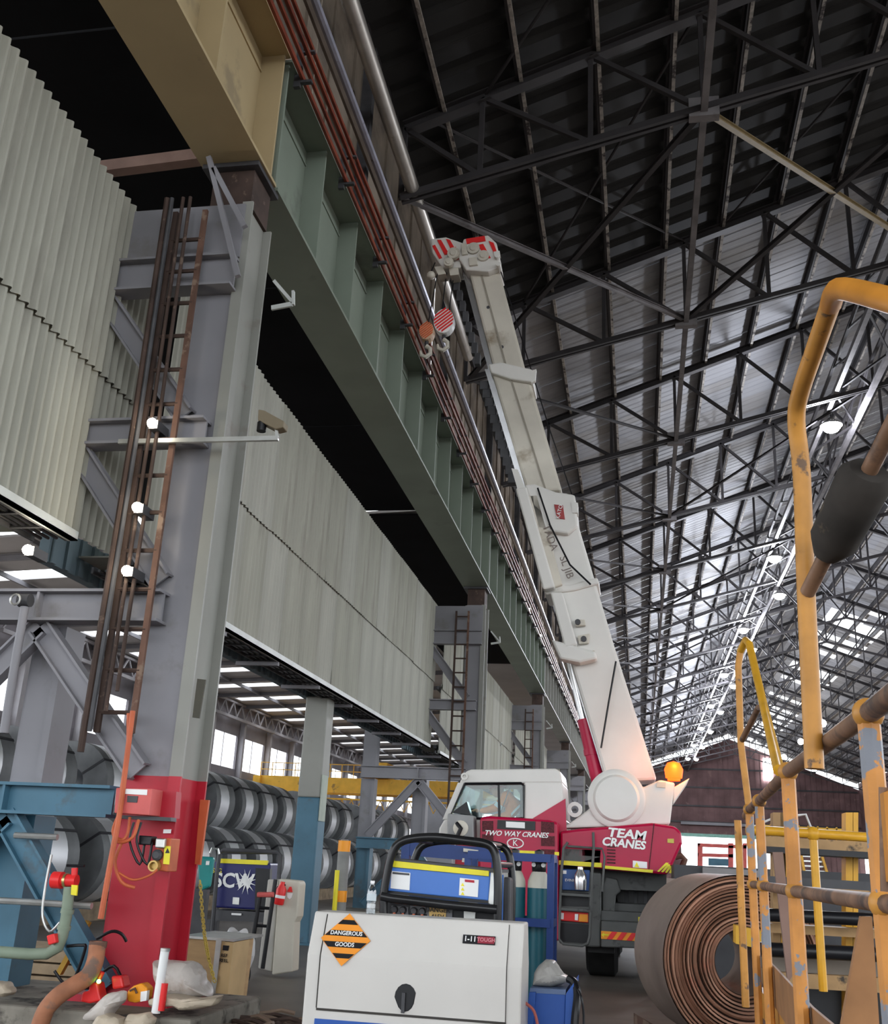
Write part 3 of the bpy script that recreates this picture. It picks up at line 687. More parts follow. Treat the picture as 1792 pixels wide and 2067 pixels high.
# hose reel strip under the boom
for k in range(12):
    f = k / 12; a = onY(985 + 62 * f, 770 + 205 * f, 18.2); MB().box(a.x - .16, a.y, a.z - .16, a.x, a.y + .2, a.z + .02).build('cable_chain_link', DARKM, cr)
for k in range(9):
    f = k / 9; a = onY(922 + 55 * f, 545 + 190 * f, 18.25); MB().box(a.x - .13, a.y, a.z - .22, a.x - .02, a.y + .15, a.z + .02).build('cable_chain_link', DARKM, cr)
# --- cab
cab = cpart('cab_roof', [(926, 1581), (940, 1557), (950, 1553), (1120, 1551), (1131, 1557), (1135, 1581)], Y0, 1.35, CWHITE, cr, .03)
cpart('cab_rear_panel', [(1057, 1579), (1135, 1579), (1141, 1656), (1057, 1656)], Y0, 1.35, CWHITE, cr, .03)
cpart('cab_lower_panel', [(897, 1653), (1141, 1653), (1143, 1702), (883, 1702), (886, 1672)], Y0, 1.35, CWHITE, cr, .03)
cpart('cab_red_panel', [(1070, 1655), (1141, 1612), (1144, 1702), (1070, 1702)], Y0 - .02, .06, CRED, cr)
cpart('cab_red_panel', [(883, 1688), (900, 1688), (900, 1702), (882, 1702)], Y0 - .02, .06, CRED, cr)
for Y in (Y0, Y0 + 1.27):
    cpart('windscreen_pillar', [(924, 1580), (936, 1580), (906, 1654), (893, 1654)], Y, .08, CWHITE, cr)
    cpart('door_pillar', [(1004, 1580), (1008, 1580), (1010, 1654), (1005, 1654)], Y + .02, .03, BLACK, cr)
WIN = [(938, 1582), (1052, 1581), (1057, 1586), (1057, 1652), (906, 1652)]
cpart('side_window', WIN, Y0 + .03, .008, GLS); cpart('far_side_window', WIN, Y0 + 1.3, .008, GLS)
MB().tube([onY(x, y, Y0 - .01) for x, y in WIN + WIN[:1]], .022, 6, False).build('window_seal', BLACK, cr)
cpart('windscreen', [(925, 1581), (927, 1581), (897, 1653), (895, 1653)], Y0 + .08, 1.19, GLS)
cpart('window_handrail', [(1006, 1650), (1029, 1586), (1031, 1586), (1008, 1650)], Y0 + .06, .02, DARKM)
SEATM = mat('black_seat_vinyl', (.03, .03, .035), .7)
st = MB(); a = onY(1042, 1652, Y0 + .35); st.box(a.x - .45, a.y, a.z - .12, a.x + .1, a.y + .5, a.z); st.box(a.x + .05, a.y, a.z, a.x + .2, a.y + .5, a.z + .5); st.build('driver_seat', SEATM, cr, False, .04)
a = onY(945, 1652, Y0 + .4); MB().box(a.x - .25, a.y, a.z - .1, a.x + .15, a.y + .6, a.z + .16).build('dash_console', SEATM, cr, False, .03)
MB().lathe(onY(934, 1598, Y0 - .02), (1, 0, 0), [(-.02, 0), (-.02, .02)], 8).build('mirror_stub', BLACK, cr)
e = onY(937, 1567, Y0 - .05); MB().lathe(e, (0, 1, 0), [(0, .03), (0, .06), (.03, .06), (.03, .03), (0, .03)], 12).build('roof_eye', CWHITE, cr)
# cab front mirrors / grey radio box with lamp
gb = cpart('grey_side_box', [(903, 1642), (955, 1646), (956, 1695), (902, 1692)], 16.7, .35, mat('plain_grey_panel', (.28, .28, .28), .5), cr, .02)
cpart('mirror_hood', [(912, 1640), (942, 1618), (950, 1645)], 16.75, .2, BLACK, gb)
MB().lathe(onY(930, 1672, 16.7), (0, -1, 0), [(0, .12), (.03, .12), (.05, .08), (.05, 0)], 20).build('round_lamp', CREAMB, gb, True)
MB().tube([onY(922, 1662, 16.68), onY(930, 1672, 16.6), onY(922, 1690, 16.6)], .035, 8).build('air_horn', BLACK, gb, True)
# --- engine cover facing us
eh = cpart('engine_cover', [(968, 1650), (985, 1647), (1108, 1654), (1126, 1660), (1128, 1900), (968, 1900)], 16.75, 1.5, CRED, cr, .04)
GRL = mat('grille_mesh', (.09, .012, .018), .6, var=.5, scale=40)
for px in ([(973, 1657), (995, 1657), (995, 1678), (973, 1678)], [(973, 1684), (995, 1684), (995, 1704), (973, 1704)], [(1092, 1658), (1118, 1660), (1118, 1681), (1092, 1680)], [(1092, 1687), (1119, 1688), (1119, 1708), (1092, 1707)], [(1092, 1714), (1119, 1715), (1119, 1733), (1092, 1732)], [(1092, 1764), (1119, 1765), (1119, 1800), (1092, 1799)]):
    cpart('grille', px, 16.73, .03, GRL, eh)
bx = cpart('light_housing', [(1004, 1655), (1080, 1658), (1080, 1676), (1003, 1673)], 16.72, .05, BLACK, eh); cpart('work_light', [(1021, 1658), (1059, 1660), (1059, 1672), (1021, 1670)], 16.70, .03, WPLAIN, bx)
text('cover_lettering', 'TWO WAY CRANES', WPLAIN, onY(1041, 1684, 16.73), .105, eh, shear=.3, sx=1.05, bold=.002)
lc = onY(1040, 1702, 16.74)
MB().tube([lc + V((.125 * math.cos(a), -.005, .07 * math.sin(a))) for a in [math.pi * 2 * k / 24 for k in range(25)]], .010, 6, False).build('round_emblem', WPLAIN, eh); text('emblem_letter', 'K', WPLAIN, lc + V((0, -.01, 0)), .13, eh)
cpart('yellow_stripe', [(968, 1713), (1128, 1720), (1128, 1727), (968, 1720)], 16.735, .02, YEL, eh)
# --- superstructure side / counterweight
cw = cpart('counterweight', [(1130, 1678), (1165, 1673), (1230, 1668), (1316, 1661), (1362, 1668), (1375, 1680), (1377, 1702), (1360, 1740), (1347, 1766), (1225, 1756), (1130, 1742)], 16.95, 2.6, CRED, cr, .04)
text('side_lettering', 'TEAM', WPLAIN, onY(1264, 1684, 16.93), .185, cw, shear=.15, sx=1.25, bold=.006); text('side_lettering', 'CRANES', WPLAIN, onY(1258, 1703, 16.93), .17, cw, shear=.15, sx=1.05, bold=.006)
for o in [x for x in cw.children if x.name.startswith('side_lettering')]: o.rotation_euler = (math.pi / 2, .06, 0)
cpart('yellow_stripe', [(1219, 1747), (1318, 1756), (1317, 1762), (1219, 1753)], 16.93, .03, YEL, cw)
for k in range(4):
    cpart('hazard_stripe', [(1326 + 8 * k, 1759 + k), (1330 + 8 * k, 1760 + k), (1350 + 3 * k, 1742 + k * 3.5), (1344 + 3.5 * k, 1741 + 3 * k)], 16.93, .03, YEL, cw)
ws = cpart('warning_sticker', [(1277, 1737), (1306, 1740), (1306, 1753), (1277, 1751)], 16.935, .02, WPLAIN, cw); cpart('warning_triangle', [(1280, 1750), (1290, 1751), (1285, 1740)], 16.93, .01, YEL, ws)
for k in range(6): cpart('louvre', [(1225, 1707 + 6.5 * k), (1242, 1708 + 6.5 * k), (1242, 1711 + 6.5 * k), (1225, 1710 + 6.5 * k)], 16.93, .03, GRL, cw)
cpart('marker_lamp', [(1347, 1693), (1360, 1693), (1360, 1702), (1347, 1701)], 16.93, .03, mat('dull_yellow_lens', (.55, .45, .08), .4), cw)
cpart('panel_joint', [(1319, 1662), (1321, 1662), (1310, 1758), (1308, 1758)], 16.94, .02, GRL, cw)
# beacon on the rear ear
bc = MB().lathe(onY(1360, 1576, 17.45), (0, 0, 1), [(0, .10), (.04, .10), (.04, .13), (.18, .15), (.28, .10), (.31, 0)], 16).build('beacon', mat('lit_orange_beacon', (1, .05, .003), emit=2.0), cr, True, 0, 'glowing orange rotating beacon')
bl = bpy.data.lights.new('beacon_glow', 'POINT'); bl.energy = 9; bl.color = (1, .38, .08); bl.shadow_soft_size = .15; bo = bpy.data.objects.new('beacon_glow', bl); COL.objects.link(bo); bo.location = onY(1362, 1545, 17.3)
# --- carrier
cpart('carrier_deck', [(1125, 1745), (1345, 1765), (1345, 1800), (1125, 1790)], 17.6, 4.5, CGREY)
MB().box(-2.2, 17.5, .75, .55, 25, 1.15).build('chassis_beam', CGREY, cr)
cpart('rear_bumper', [(1213, 1858), (1330, 1864), (1330, 1916), (1213, 1912)], 16.9, .3, CGREY, cr, .02)
bm = cpart('hazard_board', [(1213, 1879), (1318, 1886), (1316, 1902), (1213, 1895)], 16.88, .02, ORANGES)
for k in range(5): cpart('red_stripe', [(1224 + 20 * k, 1895.6 + 1.3 * k), (1235 + 20 * k, 1896.4 + 1.3 * k), (1246 + 20 * k, 1881.3 + 1.3 * k), (1235 + 20 * k, 1880.5 + 1.3 * k)], 16.87, .012, REDS, bm)
cpart('arrow_mark', [(1213, 1887), (1219, 1882), (1219, 1885), (1228, 1886), (1228, 1889), (1219, 1888), (1219, 1892)], 16.865, .008, YEL, bm)
cpart('rear_crossmember', [(1213, 1838), (1330, 1845), (1330, 1862), (1213, 1858)], 17.1, .9, CGREY)
for x in (1291, 1316): cpart('yellow_marker', [(x - 3, 1851), (x + 3, 1851), (x + 3, 1865), (x - 3, 1864)], 17.05, .04, YEL, cr)
cpart('tail_box', [(1128, 1755), (1213, 1762), (1213, 1912), (1195, 1912), (1128, 1905)], 17.0, .8, CGREY, cr, .03)
cpart('step_box', [(1135, 1710), (1215, 1714), (1213, 1745), (1135, 1740)], 16.95, .5, CGREY, cr, .02)
cpart('yellow_stripe', [(1122, 1736), (1214, 1742), (1214, 1751), (1122, 1745)], 16.92, .03, YEL, cr)
cpart('black_recess', [(1130, 1800), (1188, 1803), (1188, 1830), (1130, 1828)], 16.98, .03, BLACK); cpart('black_recess', [(1128, 1862), (1188, 1866), (1186, 1904), (1130, 1900)], 16.98, .03, BLACK)
# tail lamp
tl = cpart('tail_lamp', [(1128, 1838), (1187, 1843), (1187, 1863), (1128, 1858)], 16.92, .07, REDS, cr, .01)
cpart('reversing_lens', [(1131, 1842), (1138, 1843), (1137, 1856), (1130, 1855)], 16.90, .03, WPLAIN, tl); cpart('reversing_lens', [(1160, 1845), (1167, 1845), (1166, 1858), (1160, 1857)], 16.90, .03, WPLAIN, tl); cpart('indicator_lens', [(1169, 1845), (1186, 1846), (1186, 1861), (1168, 1860)], 16.90, .03, ORANGES, tl)
# ladder hoop
def px_tube(nm, pts, Y, r, m, parent, n=8): return MB().tube([onY(x, y, Y) for x, y in pts], r, n).build(nm, m, parent, True)
px_tube('access_hoop', [(1146, 1700), (1137, 1712), (1133, 1760), (1128, 1880), (1128, 1895), (1136, 1905), (1175, 1909), (1186, 1904), (1190, 1890), (1195, 1760), (1198, 1712), (1197, 1680)], 16.78, .022, CGREY, cr)
px_tube('access_hoop', [(1215, 1800), (1220, 1730), (1215, 1713), (1145, 1708)], 16.80, .018, CGREY, cr)
for y in (1802, 1832): cpart('ladder_rung', [(1132, y), (1192, y + 4), (1192, y + 9), (1132, y + 5)], 16.76, .08, CGREY)
# blue box and beacon jug on the step
be = cpart('blue_hydraulic_box', [(1135, 1754), (1190, 1756), (1188, 1799), (1134, 1796)], 16.9, .1, mat('blue_tank_paint', (.03, .09, .28), .4), cr, .01)
text('box_lettering', 'EVINR', WPLAIN, onY(1150, 1777, 16.89), .055, be); cpart('box_label', [(1136, 1757), (1143, 1757), (1143, 1764), (1136, 1764)], 16.89, .012, WPLAIN, be)
MB().lathe(onY(1171, 1796, 16.8), (0, 0, 1), [(0, 0), (0, .09), (.12, .10), (.22, .09), (.28, .05), (.33, .05), (.33, 0)], 16).build('chrome_jug', CHROME, cr, True)
# fenders and wheels
MB().pp([(1215, 1790), (1222, 1770), (1245, 1775), (1252, 1800), (1242, 1808), (1238, 1870), (1216, 1868)], 17.25, .5, ).build('rear_fender', CGREY, cr, False, .02)
cpart('fender_flap', [(1185, 1900), (1240, 1905), (1240, 1925), (1186, 1922)], 17.2, .4, RUBBER)
def wheel(x, y, r=.66, w=.5):
    MB().lathe((x, y, r), (1, 0, 0), [(-w / 2, .34), (-w / 2, r - .07), (-w / 2 + .05, r), (w / 2 - .05, r), (w / 2, r - .07), (w / 2, .34)], 32).build('tyre', RUBBER, cr, True)
    MB().lathe((x, y, r), (1, 0, 0), [(-w / 2 + .03, 0), (-w / 2 + .03, .34), (w / 2 - .03, .34), (w / 2 - .03, 0)], 20).build('wheel_rim', CGREY, cr, True)
for x, y in ((-.62, 18.6), (.42, 22.6), (-.62, 23.2), (.35, 18.9), (-2.2, 18.6), (-2.2, 23.2)):
    wheel(x, y)
cpart('outrigger_box', [(1238, 1775), (1330, 1782), (1330, 1842), (1250, 1838)], 18.2, .8, BLACK)
for x in (1262, 1280, 1300): cpart('outrigger_rib', [(x, 1780), (x + 6, 1781), (x + 6, 1840), (x, 1840)], 18.1, .12, DARKM)
px_tube('exhaust_pipe', [(1375, 1755), (1382, 1735), (1374, 1727), (1362, 1730)], 18.2, .05, RUSTY, cr)

# --- hook blocks (hang from the boom head)
def hook_block(c, sx, sz, ms, label, ropes):
    t = thing('hook_block', c, label, 'hook block', 'hook blocks hanging under the boom head')
    c = V(c)
    body = MB(); n = 20
    pr = [(math.cos(2 * math.pi * k / n) * sx, math.sin(2 * math.pi * k / n) * sz) for k in range(n)]
    body.prism([c + V((x, -.1, z)) for x, z in pr], (0, .2, 0)); b = body.build('cheek_plate', ms[0], t, False, .015)
    for k in range(-3, 4):
        u = k * sz * .28; pts = []
        def edge(a): return c + V((a, -.115, u + a * .8))
        lim = [a for a in [(-sx + 2 * sx * i / 40) for i in range(41)] if (a / sx) ** 2 + ((u + a * .8) / sz) ** 2 < .92]
        if len(lim) > 3: MB().prism([edge(lim[0]) , edge(lim[-1]), edge(lim[-1]) + V((0, 0, sz * .14)), edge(lim[0]) + V((0, 0, sz * .14))], (0, .014, 0)).build('hazard_stripe', ms[1], b)
    MB().tube([c + V((0, 0, -sz)), c + V((0, 0, -sz - .12))], .04, 8).build('shank', DARKM, t)
    MB().tube([c + V((.0, 0, -sz - .10)), c + V((.08, 0, -sz - .16)), c + V((.09, 0, -sz - .27)), c + V((0, 0, -sz - .34)), c + V((-.1, 0, -sz - .30)), c + V((-.12, 0, -sz - .2))], .035, 8, True, [.05, .045, .045, .045, .04, .02]).build('hook', CREAMB, t, True)
    for a, b2 in ropes: MB().tube([a, b2], .012, 5).build('hoist_rope', BLACK, t)
    return t
h1 = onY(897, 652, 18.15); h2 = onY(862, 672, 18.0)
hook_block(h1, .21, .28, (WPLAIN, REDS), 'white hook block with crimson diagonal stripes under the boom head', [(h1 + V((dx, 0, .2)), onY(910 + 90 * dx, 540, 18.15)) for dx in (-.08, .08)])
hook_block(h2, .15, .20, (mat('cream_orange_paint', (.62, .42, .28), .5), mat('orange_red_stripe', (.65, .12, .04), .4)), 'smaller cream hook block with orange stripes left of the striped white one', [(h2 + V((0, 0, .15)), onY(885, 540, 18.0))])
MB_ = MB().ball(onY(870, 556, 18.0), .09, 12, 8).build('headache_ball', CREAMB, None, True); tag(MB_, 'small pale overhaul ball hanging beneath the boom nose', 'ball')
tag(MB().tube([onY(870, 548, 18.0), onY(878, 530, 18.0)], .012, 5).build('short_sling', BLACK), 'short wire holding the small ball at the boom nose', 'wire')

# --- driver in the cab
def skinned(name, nodes, edges, radii, m, parent, sub=2):
    base = BASE[parent.name] if parent else V((0, 0, 0))
    me = bpy.data.meshes.new(name); me.from_pydata([V(p) - base for p in nodes], edges, []); me.materials.append(m)
    o = bpy.data.objects.new(name, me); COL.objects.link(o); o.parent = parent; BASE[o.name] = base
    sk = o.modifiers.new('skin', 'SKIN'); ss = o.modifiers.new('sub', 'SUBSURF'); ss.levels = sub; ss.render_levels = sub
    sk.use_smooth_shade = True
    for i, r in enumerate(radii): d = me.skin_vertices[0].data[i]; d.radius = (r, r) if not isinstance(r, tuple) else r
    me.skin_vertices[0].data[0].use_root = True
    return o
HIVIS = mat('orange_hi_vis_cloth', (.72, .22, .05), .85, var=.15, scale=8); SKIN = mat('skin', (.55, .32, .22), .6, var=.06); STRIPE = mat('silver_reflective_tape', (.6, .68, .72), .4); NAVY = mat('navy_trousers', (.03, .04, .08), .8)
yp = Y0 + .58
P = lambda x, y, dy=0: onY(x, y, yp + dy)
hip = P(1040, 1650)
pe = thing('person', hip, 'person in an orange hi-vis shirt with silver bands leaning forward in the crane cab', 'person')
nodes = [hip, P(1037, 1632), P(1028, 1612), P(1018, 1602),            # spine 0-3
         P(1022, 1608, -.2), P(1006, 1630, -.24), P(985, 1636, -.2), P(968, 1637, -.15),   # near arm
         P(1022, 1608, .2), P(1002, 1628, .24), P(985, 1634, .18), P(970, 1636, .12),       # far arm
         P(1022, 1652, -.1), P(985, 1654, -.12), P(982, 1690, -.12),   # near leg
         P(1022, 1652, .1), P(985, 1654, .12), P(982, 1690, .12)]
edges = [(0, 1), (1, 2), (2, 3), (2, 4), (4, 5), (5, 6), (6, 7), (2, 8), (8, 9), (9, 10), (10, 11), (0, 12), (12, 13), (13, 14), (0, 15), (15, 16), (16, 17)]
rad = [.15, .16, .17, .09, .085, .065, .05, .04, .085, .065, .05, .04, .10, .075, .055, .10, .075, .055]
skinned('clothed_body', nodes, edges, rad, HIVIS, pe)
hd = P(1004, 1594)
hdn = MB().ball(hd, .115, 16, 12, (.95, .80, 1.12)); hdn.ball(hd + V((-.11, 0, -.01)), .025, 8, 6, (1, .8, 1.2)); hdn.ball(hd + V((0, -.10, 0)), .03, 8, 6, (.6, .4, 1)); hdn.ball(hd + V((0, .10, 0)), .03, 8, 6, (.6, .4, 1)); hdn.tube([hd + V((.02, 0, -.08)), P(1018, 1603)], .055, 10)
ho = hdn.build('head', SKIN, pe, True)
MB().ball(hd + V((-.095, -.04, .02)), .014, 8, 6).ball(hd + V((-.095, .04, .02)), .014, 8, 6).build('eye', BLACK, ho); MB().box(hd.x - .108, hd.y - .03, hd.z - .065, hd.x - .09, hd.y + .03, hd.z - .055).build('mouth', mat('lip_tone', (.4, .15, .13), .6), ho)
MB().lathe(hd + V((0, 0, .02)), (-.15, 0, 1), [(0, .145), (.02, .145), (.02, .125), (.08, .11), (.12, .07), (.135, 0)], 18).build('hard_hat', mat('red_hard_hat', (.60, .08, .07), .35), pe, True)
for s_, yo in ((-1, -.15), (1, .12)):
    w0 = P(968, 1637, yo); hn = [w0, w0 + V((-.05, 0, .0)), w0 + V((-.09, 0, .005))]; he = [(0, 1), (1, 2)]; hr = [.032, .038, .034]
    for q, (dy, ln) in enumerate(((-.03, .055), (-.01, .065), (.01, .06), (.028, .045))):
        b0 = len(hn); hn += [w0 + V((-.12, dy, .0)), w0 + V((-.12 - ln * .6, dy, -.02)), w0 + V((-.12 - ln * .7, dy, -.055))]; he += [(2, b0), (b0, b0 + 1), (b0 + 1, b0 + 2)]; hr += [.010, .009, .008]
    b0 = len(hn); hn += [w0 + V((-.06, -.04 * s_ * -1, .02)), w0 + V((-.10, -.05 * s_ * -1, -.02))]; he += [(1, b0), (b0, b0 + 1)]; hr += [.011, .009]
    skinned('hand', hn, he, hr, SKIN, pe, 1)
for a, b, r in (((1010, 1624), (1005, 1631), .088), ((1042, 1640), (1039, 1637), .185)):
    yo = -.235 if r < .1 else 0; MB().tube([P(*a, yo), P(*b, yo)], r, 16, False).build('reflective_band', STRIPE, pe, True)
# ================================================================ LAMPS
LAMPM = mat('lit_lamp_glass', (1.0, .90, .72), emit=26)
LAMPH = mat('lamp_housing', (.30, .30, .30), .4, .5)
def lamp(x, y, z, idx, power, label):
    t = thing('pendant_lamp', (x, y, z), label, 'lamp', 'pendant lamps under the roof')
    MB().tube([(x, y, z + .25), (x, y, 20.75)], .02, 6).build('stem', TRUSS, t)
    MB().lathe((x, y, z), (0, 0, 1), [(-.02, .46), (.05, .44), (.26, .16), (.34, .10), (.34, 0)], 16).build('reflector', LAMPH, t, True)
    MB().ball((x, y, z - .04), .38, 14, 8, (1, 1, .8)).build('bulb', LAMPM, t, True)
    if power:
        l = bpy.data.lights.new('lamp_light', 'POINT'); l.energy = power; l.color = (.86, .90, 1.0); l.shadow_soft_size = .35
        lo = bpy.data.objects.new('lamp_light', l); COL.objects.link(lo); lo.parent = t; lo.location = (0, 0, -.6)
for k in range(8): lamp(8.35, 42.6 + 20 * k, 20.1, k, 700 if k < 2 else 1500, '%s pendant lamp of the left string under the roof gangway' % ORD[k])
for k in range(7): lamp(9.75, 71.7 + 18.6 * k, 20.1, k, 1100, '%s pendant lamp of the right string under the roof gangway' % ORD[k])
for k, (px, py, Y) in enumerate(((1660, 1460, 120.6), (1616, 1497, 150.6), (1582, 1528, 170.6))):
    p = onY(px, py, Y); t = thing('pendant_lamp', p, 'lone pendant lamp right of the hoop rail, %s of three' % ['highest', 'middle', 'lowest'][k], 'lamp', 'pendant lamps under the roof')
    MB().ball(p, .42, 12, 8).build('bulb', LAMPM, t, True); MB().tube([p, p + V((0, 0, max(.5, zbot(p.x) - p.z)))], .02, 5).build('stem', TRUSS, t)
# small floodlights among the column frames
for k, (px, py, Y) in enumerate(((307, 854, 9.35), (277, 1024, 9.35), (256, 1152, 9.35), (56, 1110, 9.2))):
    p = onY(px, py, Y); t = thing('flood_lamp', p, ['small bright floodlight on the ladder side, highest of four', 'small bright floodlight on the ladder side, second highest', 'small bright floodlight on the ladder side, third highest', 'small bright floodlight at the left edge below the cladding'][k], 'lamp', 'small floodlights by the red column')
    MB().ball(p, .055, 10, 8).build('bulb', LAMPM, t, True); MB().box(p.x - .05, p.y + .03, p.z - .05, p.x + .05, p.y + .30, p.z + .05).build('housing', DARKM, t)
for k, (px, py, Y) in enumerate(((1065, 1230, 45), (1092, 1285, 52))):
    p = onY(px, py, Y); t = thing('girder_lamp', p, 'small bright lamp beside the girder top, %s' % ['higher one', 'lower one'][k], 'lamp')
    MB().ball(p, .10, 10, 8).build('bulb', LAMPM, t, True); MB().tube([p, p + V((-.6, 0, 0))], .03, 6).build('arm', DARKM, t)

# ================================================================ LEFT BAY CONTENTS
COILF = mat('dark_coil_side', (.15, .155, .16), .5, .2, var=.25, scale=2); COILR = mat('coil_glare_metal', (.78, .79, .82), .38, .75, var=.15, scale=1.2, stretch=(1, .2, 1)); STRAP = mat('coil_strap', (.03, .03, .035), .5)
def coil_mesh(name, c, r, w, parent, rim=COILR, face=COILF):
    m = MB(); c = V(c)
    m.m = 0; m.lathe(c, (0, 1, 0), [(0, .30 * r + .05), (-.012, .5 * r), (0, .62 * r), (-.012, .8 * r), (0, r)], 36)
    m.m = 0; m.lathe(c, (0, 1, 0), [(0, r - .004), (w * .22, r - .004)], 36); m.m = 1; m.lathe(c, (0, 1, 0), [(w * .22, r), (w * .68, r)], 36)  # bright band mid-rim paints in the reflected glare
    m.m = 0; m.lathe(c, (0, 1, 0), [(w * .68, r - .004), (w, r - .004)], 36); m.lathe(c, (0, 1, 0), [(w, r), (w, .30 * r + .05)], 36)
    m.m = 1; m.lathe(c, (0, 1, 0), [(w, .30 * r + .05), (0, .30 * r + .05)], 36)
    return m.build(name, [face, rim], parent, True)
coil_protos = {}
def coil(x, y, z, r, w, label, group):
    t = thing('steel_coil', (x, y, z), label, 'steel coil', group)
    key = (round(r, 2), round(w, 2))
    if key not in coil_protos:
        a = coil_mesh('winding', (x, y, z), r, w, t)
        s = MB()
        for an in (.6,):
            d = V((math.cos(an), 0, math.sin(an))); q = V((x, y, z))
            s.beam(q + d * (.36 * r), q + d * (r + .01) + V((0, -.012, 0)), .06, .02, (0, 1, 0)); s.beam(q + d * (r + .008), q + d * (r + .008) + V((0, w, 0)), .06, .016, d)
        b = s.build('strap', STRAP, t); coil_protos[key] = (a, b)
    else:
        for o in coil_protos[key]: clone(o, t)
    return t
rg = random.Random(11)
ys = [18.5, 21.0, 24.0, 26.3, 28.5, 31.0, 33.2, 35.2, 37.4, 41.2, 43.4, 45.8, 49.5, 51.8, 55, 58]
for k, y in enumerate(ys): coil(-13.75, y, 3.08, .99, 1.55, 'grey steel coil in the top row behind the red column, %s from the left' % (ORD[k] if k else 'first'), 'top row of steel coils')
ys = [17.4, 19.8, 22.4, 25, 27.4, 29.8, 32.2, 34.6, 36.8, 39.2, 42.4, 44.8, 47.2, 50.4, 53, 55.6, 58.2]
for k, y in enumerate(ys): coil(-12.72, y, 1.34, .99, 1.55, 'grey steel coil in the front bottom row, %s from the left' % (ORD[k] if k else 'first'), 'front bottom row of steel coils')
for k, y in enumerate([16.5, 18.9, 21.3, 23.7, 26.1, 28.5, 31, 33.4, 35.8, 38.2, 42, 44.4, 47, 50, 52.6, 55.2, 57.8]): coil(-14.78, y, 1.34, .99, 1.55, 'grey steel coil in the rear bottom row, %s from the left' % (ORD[k] if k else 'first'), 'rear bottom row of steel coils')
TIMB = mat('old_timber', (.20, .15, .10), .85, var=.3, scale=5)
for i, x in enumerate((-15.1, -14.4, -13.05, -12.4)):
    tag(MB().box(x - .15, 15, 0, x + .15, 60, .40).build('coil_skid', TIMB), 'long timber skid under the coils, %s from the right' % ['fourth', 'third', 'second', 'first'][i], 'skid', 'timber skids under the coils')
# bollard poles and wire in front of the coils
STEELT = mat('bollard_grey', (.22, .22, .21), .6, var=.2, scale=4)
t = thing('bollard', onY(690, 1800, 16).xy.to_3d(), 'short grey bollard with orange and white hazard bands right of the blue column', 'bollard')
p = onY(688, 1800, 16); MB().lathe((p.x, p.y, 0), (0, 0, 1), [(0, .09), (1.85, .09), (1.9, .05), (1.9, 0)], 14).build('post', STEELT, t, True)
for z in (1.0, 1.72): MB().lathe((p.x, p.y, z), (0, 0, 1), [(0, .095), (.16, .095)], 14).build('hazard_band', ORANGES, t, True)
q = onY(676, 1820, 15.8); MB().lathe((q.x, q.y, 0), (0, 0, 1), [(0, .035), (1.45, .035), (1.45, 0)], 10).build('yellow_pole', YEL, t, True)
# yellow overhead crane of the left bay
YC = mat('overhead_crane_yellow', (.85, .48, .06), .5, var=.12, scale=1.5, c2=(.35, .2, .06), thr=.62, s2=1)
yc = thing('overhead_crane', (-19, 84, 5.4), 'yellow overhead travelling crane in the left bay behind the column frame', 'overhead crane')
MB().box(-31, 84, 6.55, -6.9, 84.8, 7.75).build('bridge_girder', YC, yc); MB().box(-31, 86.4, 6.55, -6.9, 87.2, 7.75).build('bridge_girder', YC, yc)
for k in range(25): MB().box(-31 + k, 83.9, 7.75, -30.94 + k, 83.96, 8.8).build('rail_post', YC, yc)
for z in (8.25, 8.8): MB().box(-31, 83.9, z - .03, -6.9, 83.96, z + .03).build('handrail', YC, yc)
MB().box(-31, 83.6, 6.0, -6.9, 84.2, 6.12).build('walkway', YC, yc)
for k in range(30): MB().beam((-30.5 + .8 * k, 83.7, 5.2), (-30.1 + .8 * k, 83.7, 6.0), .06, .06).beam((-30.1 + .8 * k, 83.7, 6.0), (-29.7 + .8 * k, 83.7, 5.2), .06, .06).build('lattice_bar', YC, yc)
MB().box(-31.5, 83.7, 7.085, -30.9, 87.5, 7.7).build('end_truck', YC, yc); MB().box(-7.3, 83.7, 6.4, -6.8, 87.5, 7.6).build('end_truck', YC, yc); MB().box(-22, 83.2, 7.8, -20, 86, 9.0).build('trolley', YC, yc); MB().box(-15, 83.4, 3.8, -13.2, 85, 6.0).build('operator_cab', YC, yc, False, .05)

# ================================================================ AROUND THE RED COLUMN
YF = 9.62
HOSE = mat('orange_conduit', (.50, .11, .04), .5, var=.15, scale=4); HOSER = mat('rusty_orange_hose', (.36, .15, .08), .7, var=.3, scale=5, c2=(.20, .13, .10), thr=.55, s2=3)
PINKR = mat('faded_red_box', (.60, .12, .11), .5, var=.15, scale=3); GALV = mat('galvanised_metal', (.50, .50, .48), .35, .7, var=.15, scale=6); GREENP = mat('sage_green_pipe', (.22, .27, .20), .55, var=.12, scale=4)
eb = thing('junction_box', onY(280, 1620, 9.5), 'faded red electrical junction box with white label on the red column', 'electrical box')
o = MB().pp([(234, 1590), (307, 1592), (300, 1646), (230, 1641)], 9.36, .3).build('enclosure', PINKR, eb, False, .01)
MB().pp([(245, 1592), (297, 1594), (296, 1605), (245, 1602)], 9.35, .012).build('label_plate', WPLAIN, eb); MB().pp([(257, 1606), (278, 1607), (276, 1620), (256, 1619)], 9.35, .012).build('window', DARKM, eb)
MB().pp([(307, 1596), (356, 1598), (352, 1652), (300, 1648)], 9.6, .12).build('back_plate', REDP, eb); MB().pp([(240, 1645), (345, 1650), (345, 1658), (240, 1652)], 9.45, .12).build('gland_strip', DARKM, eb)
def hose(nm, pts, r, m, label, cat, n=8):
    P_ = smooth_path([onY(*p) for p in pts]); return tag(MB().tube(P_, r, n).build(nm, m, None, True), label, cat)
